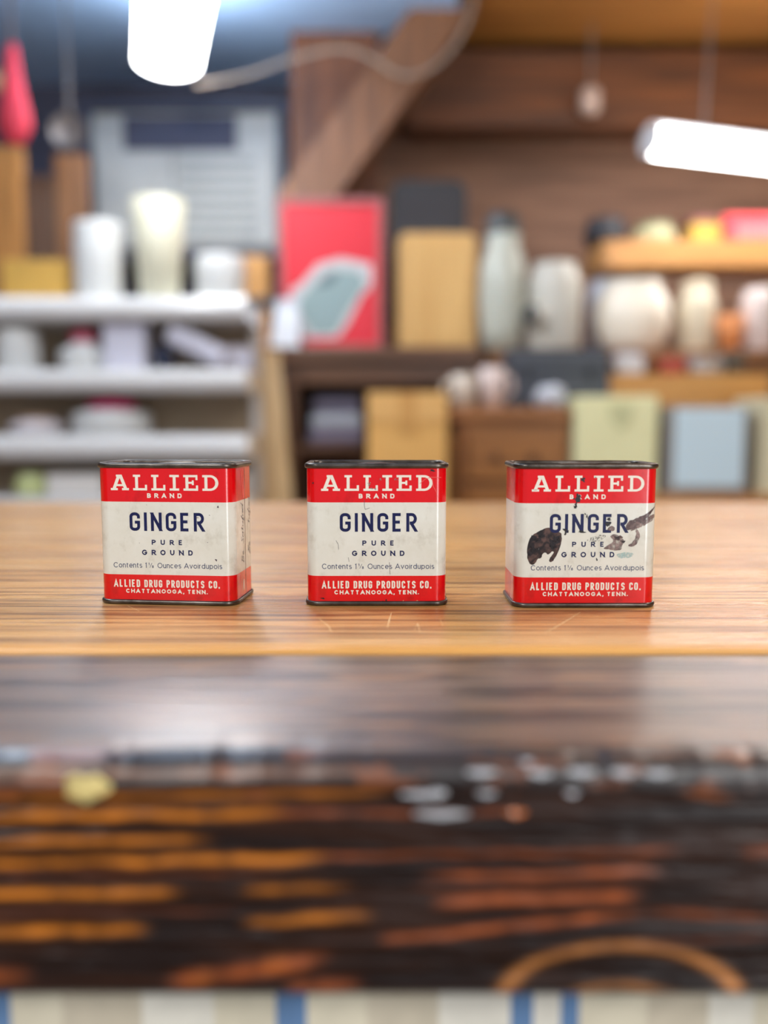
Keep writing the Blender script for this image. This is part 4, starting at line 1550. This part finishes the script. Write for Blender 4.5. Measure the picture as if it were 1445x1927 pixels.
def tin_body():
    bm = BM()
    lp = rrect(TW, TD, TR, 8)
    zs = [Z_B0, Z_B0 + .0008, Z_B1, Z_B2, Z_B3 - .0008, Z_B3]
    rows = []
    for z in zs:
        rows.append([bm.verts.new((x_, y_ + TD / 2, z)) for x_, y_ in lp])
    n = len(lp)
    for r_ in range(len(zs) - 1):
        zm_ = (zs[r_] + zs[r_ + 1]) / 2
        for i in range(n):
            f = bm.faces.new((rows[r_][i], rows[r_][(i + 1) % n], rows[r_ + 1][(i + 1) % n], rows[r_ + 1][i]))
            f.material_index = 1 if Z_B1 < zm_ < Z_B2 else 0
    return bm


def rim(z, r_out, hgt, wob=0.0, seed=0):
    """rolled seam: a bead swept round the rounded rectangle"""
    bm = BM()
    lp = rrect(TW, TD, TR, 8)
    # denser straight runs
    pts = []
    for i in range(len(lp)):
        a, b = Vector((*lp[i], 0)), Vector((*lp[(i + 1) % len(lp)], 0))
        k = max(1, int((b - a).length / .003))
        for q in range(k):
            pts.append(a + (b - a) * q / k)
    n = len(pts)
    rings = []
    m_ = 10
    for i, p_ in enumerate(pts):
        t_ = (pts[(i + 1) % n] - pts[i - 1]).normalized()
        nr = Vector((t_.y, -t_.x, 0))
        w_ = wob * (pnoise(Vector((p_.x * 220, p_.y * 220, seed * 3.1))) if wob else 0)
        ring = []
        for k in range(m_):
            a = 2 * PI * k / m_
            ca_, sa = math.cos(a), math.sin(a)
            ring.append(bm.verts.new(p_ + nr * (ca_ * r_out * (1 + .25 * w_) + w_ * .0002) + Vector((0, TD / 2, z + hgt * (abs(sa) ** .7) * (1 if sa > 0 else -1) + w_ * .00022))))
        rings.append(ring)
    for i in range(n):
        a, b = rings[i], rings[(i + 1) % n]
        for k in range(m_):
            bm.faces.new((a[k], a[(k + 1) % m_], b[(k + 1) % m_], b[k]))
    return bm


def lid():
    bm = BM()
    lp = rrect(TW - .001, TD - .001, TR - .0005, 8)
    bot = [bm.verts.new((x_, y_ + TD / 2, .0562)) for x_, y_ in lp]
    lp2 = rrect(TW - .005, TD - .005, TR - .002, 8)
    tp = [bm.verts.new((x_, y_ + TD / 2, .0566)) for x_, y_ in lp2]
    for i in range(len(lp)):
        j = (i + 1) % len(lp)
        bm.faces.new((bot[i], bot[j], tp[j], tp[i]))
    bm.faces.new(tp)
    return bm


def wdC(ch):                        # condensed bold (maker's line)
    return {'I': 0.0, '.': 0.0, 'A': .42, 'O': .30, 'C': .29, 'T': .34}.get(ch, .29)


def wdG(ch):                        # GINGER
    return {'I': 0.0, 'E': .36, 'N': .44, 'R': .40}.get(ch, .42)


def wdW(ch):                        # wide bold caps
    return {'I': 0.0, '.': 0.0, ',': 0.0, 'A': .80, 'O': .80, 'G': .78, 'C': .72, 'N': .70, 'D': .64, 'U': .64, 'H': .68, 'T': .66, 'E': .54}.get(ch, .60)


def wdL(ch):                        # light caps and lower case
    return {'C': .78, 'O': .84, 'A': .80, 'I': 0.0, 'i': 0.0, '1': 0.06, 'o': .56, 'n': .44, 'u': .44, 'd': .54, 'p': .54, 'e': .54, 'c': .50, 's': .40, 't': .34, 'r': .22, 'v': .50, 'F': .62}.get(ch, .5)


def letters(t, body, dx=0.0):
    y = -.00006
    obj('brand_lettering', slab('ALLIED', 44.9 * mm, 6.35 * mm, .1 * mm, 47.1 * mm, y), white_i, body)
    obj('brand_lettering', text_line('BRAND', 14.4 * mm, 1.9 * mm, 0, 44.05 * mm, .24, wdW, .3, .3, .3, y), white_i, body)
    obj('name_lettering', text_line('GINGER', 31.2 * mm, 7.6 * mm, .7 * mm, 30.5 * mm, .162, wdG, .19, .19, .2, y), navy_i, body)
    obj('name_lettering', text_line('PURE', 12.9 * mm, 2.05 * mm, .65 * mm, 24.85 * mm, .225, wdW, .3, .3, .5, y), navy_i, body)
    obj('name_lettering', text_line('GROUND', 21.3 * mm, 2.15 * mm, .65 * mm, 20.6 * mm, .225, wdW, .4, .5, .5, y), navy_i, body)
    # contents line, with a small built fraction
    h_ = 2.15 * mm
    bm = text_line('Contents', 12.1 * mm, h_, (-22.2 + 6.05) * mm, 15.25 * mm, .12, wdL, .6, .5, .12, y)
    for txt_, w_, x_ in (('1', .3 * mm, -8.35 * mm), ('Ounces', 9.95 * mm, 1.35 * mm), ('Avoirdupois', 15.9 * mm, 15.5 * mm)):
        b2 = text_line(txt_, w_, h_, x_, 15.25 * mm, .12, wdL, .6, .5, .12, y)
        me2 = bpy.data.meshes.new('tmp')
        b2.to_mesh(me2)
        b2.free()
        bm.from_mesh(me2)
        bpy.data.meshes.remove(me2)
    fx = -7.1 * mm
    stroke(bm, [(fx, 16.35 * mm), (fx, 17.4 * mm)], .2 * mm, 0, y)
    stroke(bm, [(fx, 17.38 * mm), (fx - .25 * mm, 17.1 * mm)], .18 * mm, 0, y)
    stroke(bm, [(fx + .2 * mm, 15.4 * mm), (fx + 1.15 * mm, 17.3 * mm)], .16 * mm, 0, y)
    for zc_, r_ in ((16.05, .2), (15.6, .25)):
        stroke(bm, [(fx + 1.5 * mm + r_ * mm * math.cos(a * PI / 6), zc_ * mm + r_ * mm * math.sin(a * PI / 6)) for a in range(12)], .2 * mm, 1, y)
    obj('contents_lettering', bm, navy_l, body)
    obj('maker_lettering', text_line('ALLIED DRUG PRODUCTS CO.', 44.7 * mm, 3.1 * mm, 0, 7.2 * mm, .185, wdC, .16, .16, .12, y, space=.34), white_i, body)
    obj('maker_lettering', text_line('CHATTANOOGA, TENN.', 34.5 * mm, 1.7 * mm, 0, 4.75 * mm, .25, wdW, .4, .5, .2, y, space=.4), white_i, body)


def make_tin(label, x, y, rz):
    t = thing('spice_tin', label, 'tin', (x, y, ZC + .00002), rz, 'ginger tins standing in a row on the counter')
    body = obj('tin_body', tin_body(), [red_p, cream_p], t, True)
    k = len([o for o in bpy.data.objects if o.name.startswith('spice_tin')])
    obj('bottom_rim', rim(.00105, .0009, .00095, .25, k), tinm, t, True)
    obj('top_rim', rim(.0572, .00095, .0011, .45, k + 10), tinm, t, True)
    ld = obj('lid', lid(), tinlid, t)
    bm = BM()
    lathe(bm, [(.0085, .0566), (.0086, .0572), (.0080, .0575), (.006, .0573), (0, .0572)], 28, cy=TD / 2)
    obj('sifter_cap', bm, tinlid, ld, True)
    bm = BM()
    box(bm, TW / 2 - .00002, TW / 2 + .00008, TD * .56, TD * .56 + .0005, Z_B0 + .001, Z_B3 - .001)
    obj('side_seam', bm, seam_m, body)
    letters(t, body)
    return t, body


def fleck(body, name, items, m, y=-.00010, label=None):
    bm = BM()
    for i, (cx, cz, rx, rz) in enumerate(items):
        blotch(bm, cx * mm, cz * mm, rx * mm, rz * mm, y, seed=int(cx * 31 + cz * 7) + i, n=22, rag=.55)
    o = obj(name, bm, m, body)
    if label:
        o['label'] = label
    return o


def smooth_loop(pts, seed=1):
    """corner-cut outline with a slightly torn edge"""
    for _ in range(2):
        pts = [q for i in range(len(pts)) for q in ((.75 * pts[i][0] + .25 * pts[(i + 1) % len(pts)][0], .75 * pts[i][1] + .25 * pts[(i + 1) % len(pts)][1]),
                                                    (.25 * pts[i][0] + .75 * pts[(i + 1) % len(pts)][0], .25 * pts[i][1] + .75 * pts[(i + 1) % len(pts)][1]))]
    return [(u + .22 * pnoise(Vector((u * 1.7, v * 1.7, seed))), v + .22 * pnoise(Vector((u * 1.7, v * 1.7, seed + 9)))) for u, v in pts]


def on_face(u, off):
    """y of the tin's front at u (mm from the middle), following the rounded corners"""
    e = abs(u) - (TW / 2 - TR) / mm
    if e <= 0:
        return -off
    r_ = TR / mm
    e = min(e, r_ * .96)
    return (r_ - math.sqrt(r_ * r_ - e * e)) * mm - off


def smear(body, name, pts, m, off, label=None):
    """brush-like smear: (u, v, width) points in millimetres"""
    fine_ = []
    for i in range(len(pts) - 1):
        for k in range(8):
            t_ = k / 8
            p0, p1, p2, p3 = pts[max(i - 1, 0)], pts[i], pts[i + 1], pts[min(i + 2, len(pts) - 1)]
            fine_.append([.5 * (2 * b_ + (c_ - a_) * t_ + (2 * a_ - 5 * b_ + 4 * c_ - d_) * t_ * t_ + (3 * b_ - a_ - 3 * c_ + d_) * t_ ** 3) for a_, b_, c_, d_ in zip(p0, p1, p2, p3)])
    fine_.append(list(pts[-1]))
    bm = BM()
    rows = []
    for i, (u, v, w_) in enumerate(fine_):
        a_, b_ = fine_[max(i - 1, 0)], fine_[min(i + 1, len(fine_) - 1)]
        dx, dz = b_[0] - a_[0], b_[1] - a_[1]
        l_ = math.hypot(dx, dz) or 1
        w_ = max(.02, w_) * (1 + .35 * pnoise(Vector((u * 1.3, v * 1.3, 2))))
        row = []
        for k in range(-3, 4):
            uu, vv = u - dz / l_ * w_ * k / 6, v + dx / l_ * w_ * k / 6
            row.append(bm.verts.new((uu * mm, on_face(uu, off), vv * mm)))
        rows.append(row)
    for a_, b_ in zip(rows, rows[1:]):
        for k in range(6):
            bm.faces.new((a_[k], a_[k + 1], b_[k + 1], b_[k]))
    o = obj(name, bm, m, body)
    if label:
        o['label'] = label
    return o


def poly_patch(body, name, pts, m, y, label=None):
    bm = BM()
    pts = smooth_loop(pts, len(pts))
    vs = [bm.verts.new((px_ * mm, y, pz_ * mm)) for px_, pz_ in pts]
    bm.faces.new(vs)
    o = obj(name, bm, m, body)
    if label:
        o['label'] = label
    return o


def side_writing(body):
    """handwriting-like printed script running up the right side face"""
    def cursive(word_pts, sc, oy, oz, wdt, bm):
        for pts in word_pts:
            # running direction is +z (upwards), letter height towards -y (front)
            stroke_pts = [(oz + u * sc, v * sc) for u, v in pts]
            q = stroke_pts
            prev = None
            for i in range(len(q)):
                a, b = q[max(i - 1, 0)], q[min(i + 1, len(q) - 1)]
                dx, dz = b[0] - a[0], b[1] - a[1]
                l_ = math.hypot(dx, dz) or 1
                nx_, nz_ = -dz / l_ * wdt / 2, dx / l_ * wdt / 2
                mk = lambda u, v: bm.verts.new((TW / 2 + .00006, oy - v, u))
                cur = (mk(q[i][0] + nx_, q[i][1] + nz_), mk(q[i][0] - nx_, q[i][1] - nz_))
                if prev:
                    bm.faces.new((prev[0], prev[1], cur[1], cur[0]))
                prev = cur

    def sl(pts):                     # slant
        return [(u + .35 * v, v) for u, v in pts]

    def oval(cx, r=.28, h_=.5):
        return [(cx + r * math.cos(math.radians(a)), h_ / 2 + h_ / 2 * math.sin(math.radians(a))) for a in range(0, 361, 30)]

    be = [sl([(0, 0), (.05, 1.0)]), sl([(-.15, .95), (.35, 1.02), (.55, .8), (.3, .55), (.05, .52), (.45, .48), (.6, .22), (.35, 0), (-.1, .03)]), sl([(.8, .25), (1.15, .3), (1.1, .5), (.9, .45), (.85, .15), (1.05, 0), (1.35, .15)])]
    sat = [sl([(2.75, .9), (2.5, 1.02), (2.25, .85), (2.5, .5), (2.7, .2), (2.4, 0), (2.1, .12)])]
    x_ = 3.05
    sat.append(sl(oval(x_ + .1)))
    sat.append(sl([(x_ + .38, .5), (x_ + .4, 0), (x_ + .65, .2)]))
    sat.append(sl([(x_ + .75, .9), (x_ + .75, .05), (x_ + 1.0, .15)]))
    sat.append(sl([(x_ + .55, .62), (x_ + 1.0, .66)]))
    sat.append(sl([(x_ + 1.15, .5), (x_ + 1.15, 0), (x_ + 1.4, .2)]))
    sat.append(sl([(x_ + 1.45, .2), (x_ + 1.6, .5), (x_ + 1.7, .1), (x_ + 1.5, 0)]))
    sat.append(sl([(x_ + 1.8, .1), (x_ + 2.2, 1.0), (x_ + 2.05, .95), (x_ + 1.95, -.4), (x_ + 2.1, -.3), (x_ + 2.2, .1)]))
    sat.append(sl([(x_ + 2.35, .5), (x_ + 2.35, 0), (x_ + 2.55, .2)]))
    sat.append(sl([(x_ + 2.65, .25), (x_ + 2.95, .3), (x_ + 2.85, .5), (x_ + 2.7, .3), (x_ + 2.8, 0), (x_ + 3.1, .15)]))
    sat.append(sl(oval(x_ + 3.3)))
    sat.append(sl([(x_ + 3.6, 1.1), (x_ + 3.55, 0), (x_ + 3.75, .15)]))
    bm = BM()
    cursive(be + sat, .0036, .0150, .0160, .00028, bm)
    o = obj('script_lettering', bm, script_i, body)
    bm = BM()
    cursive([sl([(u + 0.0, v) for u, v in p_]) for p_ in be] + [[(u, v) for u, v in p_] for p_ in sat[3:]], .0036, .0256, .0180, .00024, bm)
    obj('script_lettering', bm, script_i, body)
    # faded orange half of the side and pale streaks on the upper band
    for i_, (y0, y1, z0, z1) in enumerate(((TD * .58, TD - TR, Z_B0 + .0012, Z_B1), (TD * .58, TD - TR, Z_B2, Z_B3 - .0005), (TD * .30, TD * .555, Z_B0 + .0012, Z_B1))):
        o = obj('faded_band', boxm(TW / 2 - .00002, TW / 2 + .00004, y0, y1, z0, z1), orange_p, body)
        o['label'] = 'faded orange-red part of the side band'
    bm = BM()
    for y0, y1 in ((.0115, .0155), (.0145, .0170)):
        vs = [bm.verts.new((TW / 2 + .00007, a_, b_)) for a_, b_ in ((y0, Z_B3 - .001), (y0 + .0012, Z_B3 - .001), (y1 + .0012, Z_B2 + .0005), (y1 - .0006, Z_B2 + .0005))]
        bm.faces.new(vs)
    obj('wear_streak', bm, fade_red, body)
    bm = BM()
    vs = [bm.verts.new((TW / 2 + .00008, .0142 + .0013 * math.cos(a_ * PI / 8), .0063 + .0026 * math.sin(a_ * PI / 8))) for a_ in range(16)]
    bm.faces.new(vs)
    obj('side_emblem', bm, mat('emblem_cream', (226, 196, 180), rough=.4), body)


tA, bA = make_tin('leftmost red and cream ginger tin, turned so its scripted right side shows', -.0891, .0018, math.radians(-5.5))
side_writing(bA)
fleck(bA, 'scuff', [(13.6, 36.2, .45, .25), (18.6, 37.2, .2, .15), (29, 0, 0, 0)][:2], st_thin)
fleck(bA, 'scuff', [(22.2, 40.6, .4, .35), (21.0, 18.9, .35, .45), (17.6, 26.1, .15, .15), (-11.0, 25.5, .12, .12), (-7.5, 41.2, .15, .1)], script_i)

tB, bB = make_tin('middle red and cream ginger tin, facing square to the front with few marks', -.0030, .0, math.radians(.3))
fleck(bB, 'scuff', [(-3.4, 50.0, .9, .45), (-1.2, 48.0, 1.0, .5), (1.5, 52.0, .4, .7), (3.4, 52.2, .35, .4), (8.0, 51.8, .6, .5), (-2.9, 49.4, .5, .6)], st_grey)
fleck(bB, 'scuff', [(-25.6, 50.3, .3, .3), (3.9, 2.4, .25, .4), (2.4, 1.9, .4, .2), (-22, 3.1, .9, .25), (22.5, 55.3, .9, .4)], black_i)
o = obj('crease', boxm(0, 0, 0, 0, 0, 0), fade_red, bB)
bm = BM()
stroke(bm, [(17.5 * mm, 50 * mm), (19.5 * mm, 51.8 * mm), (22 * mm, 52.6 * mm), (26 * mm, 52.5 * mm)], .22 * mm, 0, -.00009)
stroke(bm, [(22.4 * mm, 52 * mm), (22.8 * mm, 49 * mm), (24.2 * mm, 46.5 * mm), (24.4 * mm, 44 * mm)], .22 * mm, 0, -.00009)
bm.to_mesh(o.data)
bm.free()
o['label'] = 'pale crease in the upper red band'
bm = BM()
for pts in ([(5.2, 18.0), (5.3, 15), (5.5, 13)], [(-5, 43.5), (-4.9, 41), (-4.6, 39.6), (-2.8, 40.2)], [(-11.5, 20), (-11.2, 18.2)], [(-16.5, 27), (-15.6, 25.4), (-15.4, 23.3)]):
    stroke(bm, [(u * mm, v * mm) for u, v in pts], .13 * mm, 0, -.00009)
obj('scratch', bm, script_i, bB)
fleck(bB, 'rust_speck', [(10.8, 1.9, .35, .3), (16.5, 2.0, .35, .3)], mat('pale_rust', (214, 150, 110), rough=.6))

tC, bC = make_tin('rightmost red and cream ginger tin, stained dark brown left and right of its name', .0813, -.0036, math.radians(.4))


def c3(pts):
    return [((x_ - 757) * .0524 + .7, (1245 - y_) * .0527) for x_, y_ in pts]


lb = 'dark brown blot of old residue'
poly_patch(bC, 'stain', c3([(286, 830), (298, 720), (335, 676), (385, 650), (432, 628), (465, 626), (500, 650), (548, 662), (556, 715), (542, 780), (512, 850), (478, 896), (455, 885), (470, 850), (500, 815), (478, 806), (452, 838), (430, 812), (405, 828), (400, 862), (372, 862), (352, 905), (318, 915), (296, 880)]), st_dark, -.00004, lb)
for px_, pz_, rx_, rz_ in ((497, 742, 1.9, 2.5), (352, 712, 1.7, 1.3), (326, 795, 1.2, 2.6), (400, 690, 1.2, .8)):
    fleck(bC, 'stain', [((px_ - 757) * .0524 + .7, (1245 - pz_) * .0527, rx_, rz_)], st_black, -.00005)


def c3w(pts):
    return [((x_ - 757) * .0524 + .7, (1245 - y_) * .0527, w_ * .0525) for x_, y_, w_ in pts]


smear(bC, 'stain', c3w([(1048, 640, 20), (1075, 612, 58), (1110, 590, 56), (1150, 568, 46), (1200, 536, 28), (1238, 500, 16), (1262, 478, 9), (1284, 456, 2)]), st_feather, .00012, 'feathery brown smear right of the name')
smear(bC, 'stain', c3w([(1080, 650, 8), (1120, 626, 22), (1165, 600, 32), (1215, 570, 40), (1252, 545, 38), (1268, 530, 10)]), st_thin, .00010, 'thin brown smear beside the feathery one')
smear(bC, 'stain', c3w([(1120, 640, 14), (1136, 675, 30), (1128, 720, 30), (1100, 755, 30), (1066, 764, 12)]), st_thin, .00011, 'thin brown hooked smear')
poly_patch(bC, 'stain', c3([(895, 640), (930, 608), (960, 625), (950, 655), (920, 650)]), st_thin, -.00011)
poly_patch(bC, 'stain', c3([(918, 690), (950, 672), (1000, 690), (1040, 730), (1010, 770), (1020, 790), (980, 806), (900, 790), (870, 790), (900, 765), (960, 730)]), st_thin, -.00011, 'blotchy brown smear under the name')
fleck(bC, 'stain', [((1022 - 757) * .0524 + .7, (1245 - 733) * .0527, .8, .6), ((985 - 757) * .0524 + .7, (1245 - 705) * .0527, 1.4, .9)], st_dark, -.00013)
poly_patch(bC, 'scuff', c3([(735, 728), (780, 700), (860, 676), (900, 690), (850, 728), (800, 740)]), st_grey, -.00009)
poly_patch(bC, 'scuff', c3([(970, 830), (1030, 815), (1110, 822), (1100, 850), (1040, 862), (990, 858)]), st_teal, -.00009, 'faint teal scuff')
fl = []
for x_, y_, a_, b_ in ((674, 385, .75, .95), (668, 415, .8, 1.4), (655, 450, .5, .5), (652, 468, .8, .45), (704, 258, .75, .65), (712, 272, .4, .4), (800, 243, .2, .2), (578, 645, .7, .7), (580, 672, .45, .55), (600, 655, .3, .4), (705, 658, 1.3, .45), (742, 540, .35, .5), (728, 522, .3, .3), (752, 556, .25, .25), (910, 562, .9, .5), (905, 598, .9, 1.1), (826, 872, .3, .5), (640, 405, .4, .25)):
    fl.append(((x_ - 757) * .0524 + .7, (1245 - y_) * .0527, a_, b_))
fleck(bC, 'paint_chip', fl, black_i, -.00014, 'black chipped paint flecks')
